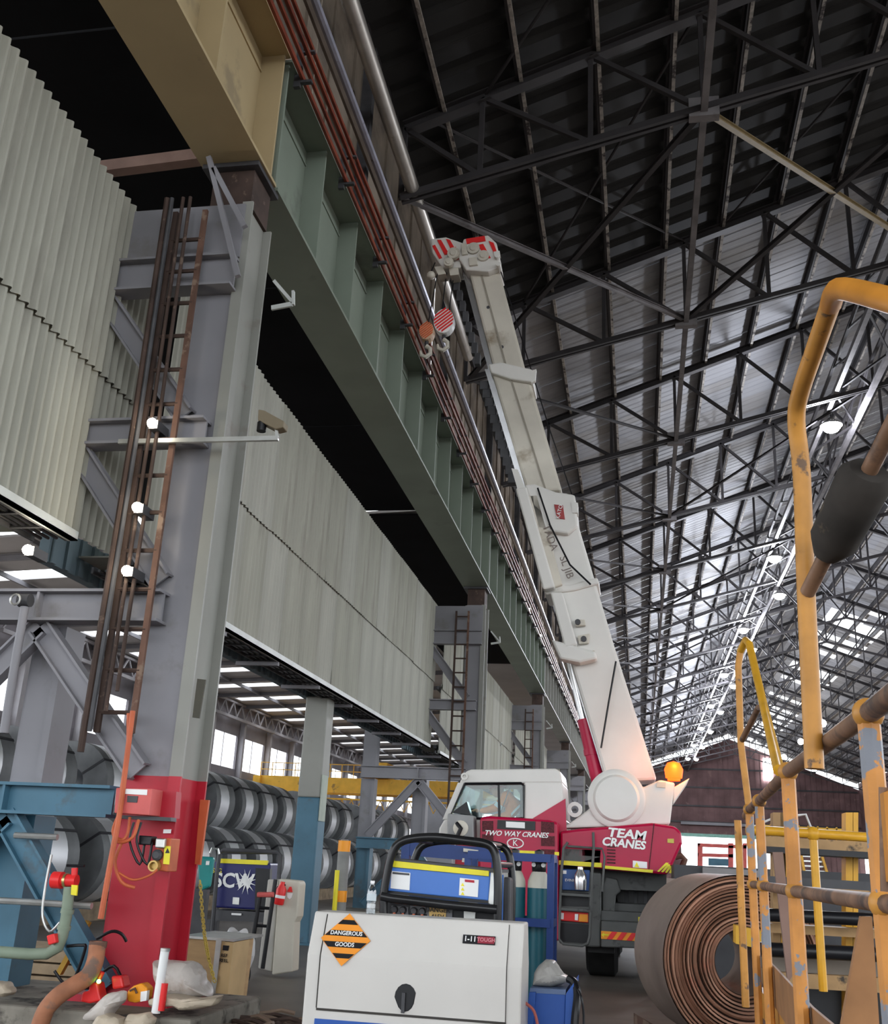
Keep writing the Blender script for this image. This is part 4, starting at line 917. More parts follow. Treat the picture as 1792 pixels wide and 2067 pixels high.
hose('orange_conduit', [(268, 1435, 9.35), (252, 1560, 9.35), (240, 1650, 9.30), (225, 1730, 9.25), (203, 1855, 9.2)], .027, HOSE, 'long straight orange conduit hanging left of the red column', 'conduit')
hose('orange_conduit', [(260, 1440, 9.38), (258, 1520, 9.38), (246, 1592, 9.40)], .022, HOSE, 'shorter orange conduit entering the junction box from above', 'conduit')
hose('cable_loop', [(238, 1648, 9.4), (228, 1678, 9.35), (240, 1700, 9.35), (268, 1690, 9.35), (280, 1655, 9.4)], .016, HOSE, 'orange cable loop under the junction box, upper outer one', 'cable')
hose('cable_loop', [(262, 1650, 9.42), (258, 1680, 9.38), (248, 1695, 9.36), (232, 1690, 9.36)], .015, HOSE, 'orange cable loop under the junction box, inner one', 'cable')
hose('cable_loop', [(246, 1700, 9.36), (232, 1740, 9.34), (245, 1780, 9.34), (272, 1792, 9.4)], .016, HOSE, 'orange cable hanging lowest beside the red column', 'cable')
hose('cable_loop', [(240, 1762, 9.34), (268, 1776, 9.36), (300, 1768, 9.40), (318, 1755, 9.42)], .011, HOSE, 'orange cable curving right to the socket box', 'cable')
for k, (x0, x1) in enumerate(((270, 262), (285, 276))): hose('black_cable', [(x0, 1660, 9.45), (x1, 1700, 9.42), (x0 + 12, 1745, 9.45), (x0 + 22, 1700, 9.5)], .012, BLACK, 'thin black cable loop beside the red column, %s' % ['left one', 'right one'][k], 'cable')
# socket box
sb = thing('socket_box', onY(330, 1730, 9.5), 'orange socket box with yellow warning tag on the red column', 'socket box')
MB().pp([(318, 1692), (345, 1692), (337, 1760), (310, 1756)], 9.50, .22).build('enclosure', HOSE, sb, False, .01)
MB().pp([(314, 1692), (332, 1693), (330, 1712), (312, 1711)], 9.44, .06).build('switch_cover', GALV, sb, False, .01)
MB().lathe(onY(319, 1726, 9.49), (0, -1, 0), [(0, .05), (.03, .05), (.05, .03), (.05, 0)], 16).build('round_switch', DARKM, sb, True)
MB().lathe(onY(314, 1748, 9.49), (0, -1, 0), [(0, .055), (.06, .05), (.06, .035), (.02, .03), (.02, 0)], 16).build('socket', mat('brass_socket', (.45, .30, .10), .4, .5), sb, True)
tg = MB().pp([(332, 1708), (344, 1708), (341, 1745), (329, 1744)], 9.48, .01).build('warning_tag', YEL, sb); MB().pp([(333, 1722), (342, 1722), (338, 1712)], 9.475, .006).build('triangle_mark', BLACK, tg)
# isolator (dark) and orange plate behind the column
tag(MB().pp([(280, 1686), (307, 1688), (303, 1706), (278, 1705)], 9.46, .12).build('black_relay_box', BLACK, None, False, .01), 'small black relay box between the cables and the socket box', 'box')
tag(MB().pp([(404, 1614), (421, 1615), (403, 1746), (393, 1744)], 10.3, .04).build('orange_board', HOSE), 'narrow orange board fixed to the right side of the red column', 'board')
tag(MB().pp([(330, 1674), (345, 1674), (344, 1682), (329, 1682)], 9.73, .01).build('small_label', WPLAIN), 'tiny white label on the red column', 'label')
tag(MB().pp([(398, 1370), (415, 1372), (402, 1450), (388, 1448)], 9.745, .02).build('faded_notice', mat('black_yellow_notice', (.06, .055, .04), .6, c2=(.6, .5, .05), thr=.58, s2=9, var=.2), None), 'black and yellow notice strip on the grey part of the red column', 'sign')
# conduit bundle on the ladder
for k, (x, r) in enumerate(((-5.37, .035), (-5.31, .026), (-5.17, .022), (-5.08, .022))):
    tag(MB().tube([(x, 9.48, 8.9), (x + .02, 9.48, 6), (x, 9.48, 2.5 + .2 * k)], r, 8).build('riser_conduit', RUSTD if k != 1 else DARKM, None, True), 'dark conduit running up the column ladder, %s from the left' % ['first', 'second', 'third', 'fourth'][k], 'conduit', 'conduits beside the ladder')
# brackets above the column: rusty beam and two struts
tag(MB().beam(onY(207, 342, 10), onY(498, 305, 10), .15, .16).build('rusty_bracket_beam', mat('dusty_pink_steel', (.30, .20, .17), .7, var=.2, scale=3)), 'dusty reddish beam spanning left from the girder above the red column', 'beam')
for k, (a, b) in enumerate((((422, 318), (480, 558)), ((432, 340), (494, 458)))):
    tag(MB().beam(onY(*a, 9.55), onY(*b, 9.55), .06, .06).build('steel_strut', STEEL), '%s steel strut under the reddish beam at the column head' % ['longer', 'shorter'][k], 'strut')
# camera shroud arm
ca = thing('security_camera', onY(545, 880, 10), 'brown hooded camera on a long arm right of the red column', 'camera')
MB().beam(onY(240, 892, 9.5), onY(562, 885, 9.5), .04, .05).build('arm', GALV, ca); MB().beam(onY(560, 885, 9.5), onY(556, 850, 9.5), .03, .03).build('upright', GALV, ca)
MB().pp([(521, 826), (533, 828), (573, 850), (572, 862), (556, 866), (520, 848)], 9.45, .14).build('hood', mat('brown_hood', (.22, .18, .12), .6), ca, False, .01); MB().lathe(onY(528, 862, 9.5), (0, 0, 1), [(-.05, 0), (-.05, .05), (.05, .05)], 12).build('lens_dome', BLACK, ca, True)
for k, (px, py, Y) in enumerate(((760, 1425, 26), (990, 1495, 46))):
    p = onY(px, py, Y); t = thing('security_camera', p, ['white bullet camera on the lower edge of the long cladding', 'white dome camera on a curved arm beyond the crane cab'][k], 'camera')
    MB().lathe(p, (1, -.2, 0), [(-.25, 0), (-.25, .14), (-.1, .14), (-.1, .05), (.05, .05)], 14).build('mount', WPLAIN, t, True); MB().lathe(p + V((.12, 0, -.05)), (1, -.1, -.25), [(0, 0), (0, .09), (.4, .09), (.4, .06)], 12).build('housing', WHITEL, t, True)
# red extra: hydrant with green riser
hy = thing('hydrant_valve', onY(140, 1925, 9.3), 'red hydrant valve on a green standpipe at the left', 'hydrant')
MB().tube([onY(-20, 1920, 9.3), onY(60, 1926, 9.3), onY(95, 1925, 9.3), onY(118, 1912, 9.3), onY(126, 1890, 9.3), onY(134, 1850, 9.3), onY(140, 1790, 9.3)], .05, 12).build('standpipe', GREENP, hy, True)
for y in (1835, 1868): MB().tube([onY(128 + (1880 - y) * .2, y, 9.3), onY(126 + (1880 - y) * .2, y + 9, 9.3)], .06, 12).build('coupling', GREENP, hy, True)
MB().tube([onY(112, 1776, 9.3), onY(155, 1778, 9.3)], .055, 14).build('valve_body', REDS, hy, True); MB().tube([onY(108, 1776, 9.3), onY(126, 1777, 9.3)], .075, 18).build('outlet_cap', REDS, hy, True)
MB().tube([onY(131, 1777, 9.3), onY(136, 1777, 9.3)], .062, 16).build('brass_ring', mat('brass', (.6, .48, .2), .3, .8), hy, True); MB().tube([onY(149, 1778, 9.3), onY(151, 1752, 9.3)], .03, 10).build('spindle', REDS, hy, True)
MB().tube([onY(135, 1747, 9.3), onY(170, 1748, 9.3)], .012, 8).build('hand_wheel', BLACK, hy, True); MB().pp([(144, 1786), (156, 1787), (154, 1808), (143, 1806)], 9.23, .02).build('yellow_tag', YEL, hy)
tag(MB().pp([(93, 1889), (109, 1884), (113, 1903), (97, 1908)], 9.2, .08).build('red_call_point', REDS, None, False, .01), 'small red box hanging by a cable beside the standpipe', 'box')
hose('grey_hanging_cable', [(104, 1725, 9.3), (90, 1800, 9.3), (86, 1850, 9.3), (100, 1880, 9.3), (121, 1862, 9.3)], .012, GALV, 'thin grey cable drooping by the blue post', 'cable')
tag(MB().tube([onY(-20, 1817, 9.42), onY(60, 1821, 9.42), onY(185, 1829, 9.42)], .03, 8).build('grey_cross_pipe', GALV, None, True), 'grey pipe crossing low in front of the blue post', 'pipe')
tag(MB().tube([onY(30, 1686, 9.62), onY(116, 1690, 9.62)], .03, 8).build('grey_cross_pipe', GALV, None, True), 'short grey pipe across the top of the blue post', 'pipe')
vt = thing('gate_valve', onY(50, 1210, 9.5), 'grey standing pipe with a gate valve at the far left edge', 'valve')
MB().tube([onY(8, 1480, 9.45), onY(25, 1370, 9.45), onY(50, 1225, 9.45)], .045, 10).build('pipe', STEEL, vt, True); MB().tube([onY(40, 1212, 9.45), onY(62, 1212, 9.45)], .07, 12).build('valve_body', DARKM, vt, True)
w0 = onY(31, 1210, 9.35); MB().tube([w0 + V((.055 * math.cos(a), 0, .055 * math.sin(a))) for a in [k * math.pi / 6 for k in range(13)]], .012, 6, False).build('hand_wheel', GALV, vt, True)
# big orange hose coming over the plinth
hose('suction_hose', [(197, 1905, 9.25), (192, 1940, 9.2), (178, 1970, 9.12), (148, 1990, 9.02), (118, 2010, 8.97), (92, 2040, 8.95), (76, 2085, 8.95)], .075, HOSER, 'thick rusty orange hose bending over the concrete plinth', 'hose', 14)
tag(MB().tube([onY(199, 1900, 9.25), onY(197, 1912, 9.25)], .08, 14).build('hose_coupling', RUSTY, None, True), 'rusty coupling at the top end of the thick orange hose', 'coupling')
for k, pts in enumerate(([(110, 1960, 9.5), (130, 1985, 9.5), (150, 1975, 9.45), (172, 1915, 9.4), (165, 1908, 9.4), (135, 1910, 9.4)], [(195, 1895, 9.3), (225, 1880, 9.3), (245, 1885, 9.35), (255, 1900, 9.4)], [(150, 1985, 9.5), (190, 1975, 9.45), (230, 1950, 9.4), (250, 1990, 9.3)])):
    hose('black_cable', pts, .014, BLACK, 'black cable lying around the thick orange hose, %s' % ['left one', 'upper one', 'right one'][k], 'cable')
# red tools on the plinth
lt = thing('work_lamp', onY(190, 2020, 9.2), 'red cordless tool with a green light standing on the plinth', 'tool')
MB().pp([(162, 2022), (165, 2003), (178, 2000), (180, 1984), (196, 1984), (200, 2005), (204, 2020), (180, 2026)], 9.15, .14).build('body', REDS, lt, False, .015); MB().lathe(onY(200, 1981, 9.14), (0, -1, 0), [(0, .018), (.012, .018), (.012, 0)], 10).build('indicator_light', mat('green_indicator', (.25, 1, .1), emit=4), lt)
MB().pp([(165, 1978), (176, 1978), (176, 1998), (165, 1998)], 9.2, .06).build('battery', BLACK, lt); MB().tube([onY(200, 1976, 9.2), onY(207, 1962, 9.2)], .022, 8).build('handle', REDS, lt)
tag(MB().pp([(223, 1970), (245, 1970), (250, 1995), (226, 1998)], 9.25, .15).build('red_battery_pack', REDS, None, False, .02), 'red battery pack against the foot of the red column', 'battery')
og = thing('orange_lantern', onY(275, 2020, 9.15), 'orange and white plastic lantern on the plinth', 'lantern')
MB().pp([(256, 2000), (268, 1990), (285, 1984), (297, 1995), (294, 2020), (272, 2025), (255, 2022)], 9.12, .14).build('body', ORANGES, og, False, .02); MB().pp([(284, 2002), (297, 2000), (295, 2020), (283, 2022)], 9.10, .05).build('white_face', WPLAIN, og); MB().tube([onY(262, 2000, 9.1), onY(272, 1995, 9.1), onY(276, 2005, 9.1)], .01, 6).build('strap', RUSTY, og)
tu = thing('sealant_tube', onY(318, 2040, 8.95), 'tall white and red tube leaning upright at the plinth edge', 'tube')
MB().tube([onY(314, 2045, 9.0), onY(333, 1918, 9.0)], .038, 14).build('tube_body', WPLAIN, tu, True); MB().tube([onY(325.5, 2040, 8.985), onY(333, 1985, 8.985)], .028, 12).build('red_print', REDS, tu, True); MB().tube([onY(333, 1920, 9.0), onY(334, 1914, 9.0)], .042, 14).build('end_cap', GALV, tu, True)
PLAS = mat('milky_plastic_sheet', (.55, .50, .46), .35, var=.15, scale=6, c2=(.36, .28, .22), thr=.55, soft=.2, s2=5, bump=.5); PLAS2 = mat('sandy_plastic', (.50, .42, .32), .5, var=.2, scale=6, bump=.6)
def lump(nm, px, Y, d, m, label, cat, n=5, jit=.02, par=None):
    cen = V((0, 0, 0)); P_ = [onY(x, y, Y) for x, y in px]
    for p in P_: cen += p / len(P_)
    mb = MB(); rings = [(0, .55, 0), (.12, .9, 0), (.45, 1.0, .3), (.8, .8, .7), (1, .25, 1)]; K = len(P_) * 3; L = []
    for i in range(K):
        a = P_[i // 3]; b = P_[(i // 3 + 1) % len(P_)]; L.append(a.lerp(b, (i % 3) / 3))
    vs = []; fs = []
    for (u, s, _) in rings:
        for q in L: vs.append(cen + (q - cen) * s + V((random.uniform(-jit, jit), d * u - d * .3 + random.uniform(-jit, jit), random.uniform(-jit, jit))))
    for i in range(len(rings) - 1):
        for j in range(K): fs.append((i * K + j, i * K + (j + 1) % K, (i + 1) * K + (j + 1) % K, (i + 1) * K + j))
    fs += [tuple(range(K - 1, -1, -1)), tuple(range((len(rings) - 1) * K, len(rings) * K))]
    o = mb.add(vs, fs).build(nm, m, par, True)
    sm = o.modifiers.new('sub', 'SUBSURF'); sm.levels = 1; sm.render_levels = 1; sm.subdivision_type = 'CATMULL_CLARK'
    return tag(o, label, cat) if label else o
lump('plastic_bag', [(306, 1935), (322, 1938), (350, 1938), (390, 1942), (406, 1960), (408, 1985), (430, 2015), (380, 2020), (330, 2015), (312, 1975)], 9.35, .5, PLAS, 'milky plastic bag slumped against the foot of the red column', 'plastic bag')
lump('plastic_bag', [(290, 2020), (330, 2005), (380, 2012), (440, 2012), (455, 2008), (440, 2030), (375, 2042), (345, 2030), (300, 2035)], 9.1, .3, PLAS2, 'sandy folded plastic bag lying behind the white tube', 'plastic bag')
lump('rag_pile', [(160, 2060), (185, 2035), (220, 2000), (252, 1998), (250, 2020), (230, 2035), (215, 2062)], 8.95, .25, PLAS, 'crumpled pale plastic sheet with dark stains at the plinth edge', 'plastic sheet')
lump('rag_pile', [(180, 2085), (195, 2050), (222, 2045), (245, 2055), (250, 2085)], 8.8, .25, PLAS2, 'knotted cream bag at the bottom edge of the picture', 'plastic bag')
lump('rag_pile', [(245, 2065), (255, 2048), (300, 2042), (316, 2058), (300, 2080), (255, 2080)], 8.85, .2, PLAS2, 'cream plastic sheet right of the knotted bag', 'plastic sheet')
lump('rag_pile', [(-15, 2000), (0, 1978), (18, 1985), (30, 2005), (10, 2012), (-15, 2012)], 9.3, .2, PLAS2, 'small pale rag heap at the far left on the plinth', 'rag')
# timber packs on the floor behind the column
PALW = mat('pale_timber', (.46, .34, .22), .8, var=.2, scale=4); 
for k, (x0, x1, z0) in enumerate(((-8.5, -6.4, 0), (-8.5, -6.4, .14), (-8.2, -6.2, .28))): tag(MB().box(x0, 12.4, z0, x1, 13.6, z0 + .12).build('timber_board', PALW, None, False, .01), 'pale timber packing boards behind the blue post, %s layer' % ['bottom', 'middle', 'top'][k], 'timber')
tag(MB().beam(onY(120, 1965, 9.85), onY(178, 1860, 9.85), .06, .05).build('yellow_strap_bar', mat('ochre_bar', (.50, .28, .04), .6)), 'ochre sloping bar behind the green standpipe', 'bar')

# ---- crate, barrier, SCW generator
PLY = mat('plywood', (.52, .34, .17), .65, var=.12, scale=3, stretch=(1, 1, 4))
ct = thing('plywood_crate', onY(415, 2000, 11.8), 'plywood crate with metal edging right of the red column', 'crate')
MB().pp([(366, 1893), (455, 1898), (436, 2045), (366, 2040)], 11.6, .9).build('box', PLY, ct); MB().pp([(436, 1898), (447, 1899), (429, 2045), (420, 2044)], 11.58, .03).build('metal_edge', GALV, ct)
MB().pp([(366, 1888), (472, 1896), (471, 1901), (366, 1893)], 11.57, .95).build('lid_rim', GALV, ct); MB().pp([(450, 1908), (462, 1909), (460, 1919), (449, 1918)], 11.585, .02).build('hand_hole', BLACK, ct)
MB().pp([(447, 1900), (471, 1902), (455, 2047), (429, 2045)], 11.6, .5).build('side_panel', mat('plywood_light', (.58, .40, .20), .65, var=.1), ct)
text('crate_print', 'REF\nREEL', BLACK, onY(452, 1934, 11.575), .05, ct)
# chain
chn = thing('yellow_chain', onY(405, 1790, 9.9), 'yellow chain hanging down beside the plywood crate', 'chain')
cp = [onY(404, 1782, 11.3), onY(408, 1840, 11.3), onY(413, 1890, 11.3), onY(420, 1930, 11.3), onY(434, 1985, 11.3)]
YCH = mat('chain_yellow', (.55, .40, .08), .5); pr = None
for i in range(4):
    for k in range(8):
        c = cp[i].lerp(cp[i + 1], k / 8); d = (cp[i + 1] - cp[i]).normalized() * .03
        s_ = V((.016, 0, 0)) if k % 2 else V((0, .016, 0))
        MB().tube([c - d, c - d * .6 + s_, c + d * .6 + s_, c + d, c + d * .6 - s_, c - d * .6 - s_, c - d], .006, 5, False).build('link', YCH, chn)
BARR = mat('cream_barrier_plastic', (.60, .56, .47), .6, var=.08, scale=2, c2=(.40, .36, .29), thr=.6, soft=.2, s2=2)
bw = thing('barrier_cabinet', onY(570, 1960, 15), 'cream barrier cabinet with a fire point sign beside the blue column', 'cabinet')
MB().pp([(540, 1775), (563, 1775), (548, 1962), (520, 1955)], 15.2, .3).build('side', mat('grey_cream_panel', (.48, .46, .42), .6), bw, False, .02); MB().pp([(563, 1774), (602, 1778), (605, 1784), (600, 1850), (594, 1862), (590, 1962), (548, 1968)], 15.1, .3).build('front', BARR, bw, False, .02)
MB().pp([(579, 1800), (584, 1790), (588, 1790), (590, 1801)], 15.08, .015).build('fire_sign', REDS, bw); MB().pp([(579, 1802), (590, 1803), (588, 1812), (584, 1815), (580, 1811)], 15.08, .015).build('sign_panel', WPLAIN, bw)
fe = thing('fire_extinguisher', onY(565, 1825, 14.9), 'red fire extinguisher hung on the cream barrier cabinet', 'fire extinguisher')
a = onY(562, 1826, 15.02); b = onY(569, 1790, 15.02)
MB().lathe(a, b - a, [(0, 0), (0, .06), (.02, .072), (.21, .072), (.28, .033), (.31, .033), (.31, 0)], 16).build('cylinder', REDS, fe, True); MB().lathe(a, b - a, [(.09, .0735), (.13, .0735)], 16).build('label_band', WPLAIN, fe, True)
MB().tube([b, b + V((.05, 0, .03))], .012, 6).build('lever', BLACK, fe); MB().tube([b, b + V((-.06, -.02, 0)), b + V((-.09, -.02, -.12)), b + V((-.05, -.02, -.2))], .01, 6).build('hose', BLACK, fe)
NAVYP = mat('navy_canopy_paint', (.022, .024, .12), .4, var=.15, scale=2)
sg_ = thing('navy_generator', onY(495, 1880, 16.8), 'navy blue generator lettered SCW with a fluorescent yellow band', 'generator')
MB().pp([(432, 1738), (545, 1742), (540, 1838), (432, 1832)], 16.4, .5).build('canopy', NAVYP, sg_, False, .03); MB().pp([(444, 1733), (540, 1737), (539, 1746), (443, 1742)], 16.37, .05).build('fluorescent_band', YEL, sg_)
MB().pp([(428, 1836), (545, 1842), (540, 1862), (428, 1858)], 16.4, .5).build('base_tray', DARKM, sg_); MB().pp([(516, 1752), (545, 1754), (542, 1838), (514, 1836)], 16.37, .1).build('black_side_panel', BLACK, sg_)
text('scw_lettering', 'SCW', WPLAIN, onY(472, 1779, 16.38), .30, sg_, bold=.008)
st_ = onY(497, 1780, 16.38)
MB().prism([st_ + V((math.cos(k * math.pi / 12) * (.19 if k % 2 else .05), -.004, math.sin(k * math.pi / 12) * (.19 if k % 2 else .05))) for k in range(24)], (0, .006, 0)).build('spark_emblem', WPLAIN, sg_)
text('side_lettering', 'SSG', YEL, onY(438, 1758, 16.37), .10, sg_)
MB().pp([(470, 1811), (483, 1812), (482, 1826), (469, 1825)], 16.38, .015).build('latch_plate', GALV, sg_); MB().pp([(467, 1843), (487, 1844), (486, 1848), (467, 1847)], 16.37, .02).build('fork_slot', WPLAIN, sg_)
px_tube('lifting_frame', [(428, 1880), (438, 1760), (443, 1722), (450, 1716), (560, 1720), (566, 1726), (562, 1780), (555, 1860)], 16.25, .035, DARKM, sg_); px_tube('lifting_frame', [(436, 1880), (446, 1722), (560, 1722), (556, 1870)], 17.5, .03, DARKM, sg_)
for x, y0, y1 in ((424, 1858, 1905), (540, 1862, 1905)):
    a = onY(x, y0, 16.6); MB().box(a.x - .05, 16.5, 0, a.x + .05, 16.6, a.z + .02).build('leg', DARKM, sg_); MB().box(a.x - .05, 16.78, 0, a.x + .05, 16.88, a.z + .02).build('leg', DARKM, sg_)
tl_ = thing('teal_generator', onY(418, 1800, 14.2), 'small teal machine squeezed between the red column and the navy generator', 'machine')
MB().pp([(398, 1728), (430, 1730), (422, 1790), (400, 1800)], 14.0, .1).build('body', mat('teal_paint', (.02, .25, .24), .4), tl_, False, .03); a = onY(410, 1795, 14.1); MB().box(a.x - .25, 14.0, 0, a.x + .10, 14.1, a.z).build('stand', DARKM, tl_)
MB().pp([(416, 1738), (422, 1738), (421, 1746), (415, 1746)], 13.98, .02).build('white_label', WPLAIN, tl_); MB().tube([onY(424, 1722, 14.1), onY(428, 1712, 14.1), onY(440, 1714, 14.1), onY(442, 1724, 14.1)], .015, 6).build('carry_handle', GALV, tl_)
tr_ = thing('black_trolley', onY(520, 1970, 14.4), 'black two-wheeled trolley frame standing in front of the cream cabinet', 'trolley')
for pts in ([(498, 1975), (526, 1800)], [(530, 1955), (556, 1775)]): px_tube('upright', pts, 14.4, .03, BLACK, tr_)
for y in (1832, 1868): px_tube('crossbar', [(508 + (1900 - y) * .16, y), (538 + (1900 - y) * .16, y + 2)], 14.4, .02, BLACK, tr_)
px_tube('grip', [(520, 1806), (552, 1806)], 14.35, .035, PINKR, tr_); MB().lathe(onY(497, 1968, 14.4), (1, 0, 0), [(-.03, 0), (-.03, .09), (.03, .09), (.03, 0)], 16).build('wheel', RUBBER, tr_, True)
lump('white_sack', [(455, 1885), (462, 1866), (475, 1880), (494, 1868), (490, 1905), (510, 1885), (512, 1930), (480, 2004), (462, 2002)], 13.2, .4, mat('white_sack_cloth', (.60, .60, .60), .8, var=.1, bump=.5), 'white plastic sacks with red print behind the plywood crate', 'sack')
# cable heap on the floor
CAB = mat('brown_cable', (.07, .045, .035), .7, var=.4, scale=6)
for k in range(16):
    cx, cy = -3.3 + random.uniform(-.45, .35), 10.2 + random.uniform(-.5, .6); r1, r2 = random.uniform(.25, .55), random.uniform(.15, .4); ph = random.uniform(0, 6); z = .03 + k * .008
    o = MB().tube([(cx + r1 * math.cos(ph + a * .35), cy + r2 * math.sin(ph + a * .35), z + .02 * math.sin(a * 1.7)) for a in range(15)], .022, 6).build('loose_cable', CAB if k % 3 else mat('tan_cable', (.25, .18, .13), .6), None, True)
    tag(o, 'one of the brown cables heaped on the floor left of the white generator', 'cable', 'heap of brown cables')

# ================================================================ FOREGROUND MACHINES
CREAM = mat('off_white_canopy', (.62, .595, .56), .4, var=.03, scale=2, c2=(.55, .52, .48), thr=.6, soft=.2, s2=1.5); CREAM2 = mat('off_white_canopy_edge', (.57, .54, .47), .45, var=.05)
BLUEM = mat('machine_blue', (.025, .095, .38), .4, var=.08, scale=3); GAP = mat('panel_gap', (.05, .045, .04), .8)
YG = 7.2
wg = thing('white_generator', onY(830, 2067, YG).xy.to_3d(), 'off-white canopied generator in the foreground with a DANGEROUS GOODS placard', 'generator')
wg.location.z = 0; BASE[wg.name] = V((wg.location.x, wg.location.y, 0))
tl0, tr0 = onY(640, 1842, YG + .12), onY(1050, 1874, YG + .12)
bl0, br0 = onY(606, 2067, YG), onY(1051, 2067, YG)
xl, xr, zt = tl0.x, tr0.x - .0, 1.285
xm0, xm1 = -2.20, -.755
# body: front leans back above a fold at z = fold
fold = 1.02
prof = [(YG, .10), (YG, fold), (YG + .10, zt), (YG + .36, zt), (YG + .46, fold), (YG + .46, .10)]
MB().prism([(xm0, y, z) for y, z in prof], (xm1 - xm0, 0, 0)).build('canopy', CREAM, wg, False, .012)
xa, xb = xm0 + .10, xm1 - .10
MB().hexa([(xa, YG - .012, .70), (xb, YG - .012, .70), (xb, YG + .02, .70), (xa, YG + .02, .70)], [(xa, YG - .012, fold), (xb, YG - .012, fold), (xb, YG + .02, fold), (xa, YG + .02, fold)]).hexa([(xa, YG - .012, fold), (xb, YG - .012, fold), (xb, YG + .02, fold), (xa, YG + .02, fold)], [(xa, YG + .085, zt - .015), (xb, YG + .085, zt - .015), (xb, YG + .12, zt - .015), (xa, YG + .12, zt - .015)]).build('access_door', CREAM, wg)
for x in (xa - .006, xb + .001): MB().beam((x, YG - .004, .70), (x, YG - .004, fold), .006, .012).beam((x, YG - .004, fold), (x, YG + .094, zt - .015), .006, .012).build('door_gap', GAP, wg)
MB().box(xa - .006, YG - .008, .685, xb + .006, YG + .01, .699).build('door_gap', GAP, wg)
MB().box(xa - .01, YG - .012, .10, xb + .01, YG + .02, .635).build('blue_base_panel', BLUEM, wg); MB().box(xm0 + .03, YG + .02, 0, xm1 - .03, YG + .44, .12).build('skid', DARKM, wg)
# latch
lc = onY(818, 2014, YG - .015)
MB().prism([lc + V((.075 * math.cos(a) * (1.0 if math.sin(a) > 0 else .85), 0, .085 * math.sin(a))) for a in [k * math.pi / 8 for k in range(16)]], (0, .02, 0)).build('latch', BLACK, wg, False, .006); MB().beam(lc + V((-.01, -.012, .03)), lc + V((-.01, -.012, -.09)), .022, .012).build('latch_handle', DARKM, wg)
# placard on the sloping face: local axes of the slope
sl = (V((0, YG + .085, zt - .015)) - V((0, YG - .012, fold))).normalized(); nrm = V((1, 0, 0)).cross(sl)
tilt = math.atan2(sl.z, sl.y)
def on_slope(px, py, off=.006):
    r = ray(px, py); p0 = V((0, YG - .012, fold)); t_ = (p0 - EYE).dot(nrm) / r.dot(nrm); return EYE + r * t_ + nrm * off * (1 if nrm.y < 0 else -1)
nf = nrm if nrm.y < 0 else -nrm
pc = on_slope(698, 1897); R = .172
pl = MB().prism([pc + V((-R, 0, 0)), pc - sl * R, pc + V((R, 0, 0)), pc + sl * R], nf * .004).build('placard', mat('placard_orange', (.85, .30, .03), .4), wg, False, 0, 'orange and black striped diamond placard reading DANGEROUS GOODS')
for c0, h in ((.112, .030), (.038, .036), (-.036, .036), (-.108, .030)):
    a0, a1 = c0 - h / 2, c0 + h / 2; w = lambda s_: R - abs(s_) - .004
    MB().prism([pc + V((-w(a0), 0, 0)) + sl * a0 + nf * .0045, pc + V((w(a0), 0, 0)) + sl * a0 + nf * .0045, pc + V((w(a1), 0, 0)) + sl * a1 + nf * .0045, pc + V((-w(a1), 0, 0)) + sl * a1 + nf * .0045], nf * .002).build('black_band', BLACK, pl)
text('placard_lettering', 'DANGEROUS', WPLAIN, pc + sl * .038 + nf * .008, .037, pl, rot=(tilt, 0, 0), depth=.001, bold=.0008); text('placard_lettering', 'GOODS', WPLAIN, pc - sl * .036 + nf * .008, .037, pl, rot=(tilt, 0, 0), depth=.001, bold=.0008)
nc = on_slope(967, 1898)
ba = MB().prism([nc + V((-.108, 0, 0)) - sl * .028, nc + V((.108, 0, 0)) - sl * .028, nc + V((.108, 0, 0)) + sl * .028, nc + V((-.108, 0, 0)) + sl * .028], nf * .004).build('name_badge', BLACK, wg)
MB().prism([nc + V((-.008, 0, 0)) - sl * .022 + nf * .004, nc + V((.102, 0, 0)) - sl * .022 + nf * .004, nc + V((.102, 0, 0)) + sl * .022 + nf * .004, nc + V((-.008, 0, 0)) + sl * .022 + nf * .004], nf * .002).build('red_field', mat('badge_red', (.30, .03, .05), .4), ba)
text('badge_lettering', '1-11', WPLAIN, nc + V((-.058, 0, 0)) + nf * .008, .046, ba, rot=(tilt, 0, 0), depth=.001, bold=.001); text('badge_lettering', 'TOUGH', mat('badge_pink', (.65, .25, .28), .4), nc + V((.047, 0, 0)) + nf * .008, .034, ba, rot=(tilt, 0, 0), depth=.001, bold=.0006)
# water bottle on top
wb = thing('water_bottle', (onZ(740, 1846, zt).x, YG + .16, zt), 'clear plastic water bottle standing on the white generator', 'bottle')
PET = glassy('clear_plastic', (.86, .90, .92), .18); c = wb.location.copy()
MB().lathe(c, (0, 0, 1), [(0, 0), (0, .03), (.01, .033), (.06, .033), (.07, .030), (.08, .033), (.14, .033), (.165, .026), (.19, .013), (.2, .013)], 20).build('bottle_body', PET, wb, True); MB().lathe(c, (0, 0, 1), [(.198, .015), (.215, .015), (.215, 0)], 14).build('cap', WPLAIN, wb, True); MB().lathe(c, (0, 0, 1), [(.085, .0335), (.13, .0335)], 20).build('label', mat('faint_label', (.55, .62, .66), .4), wb, True)
lump('crumpled_scrap', [(866, 1862), (880, 1856), (895, 1856), (898, 1862), (884, 1866)], YG + .2, .03, WPLAIN, 'crumpled white scrap on the white generator top', 'scrap', 5, .002)

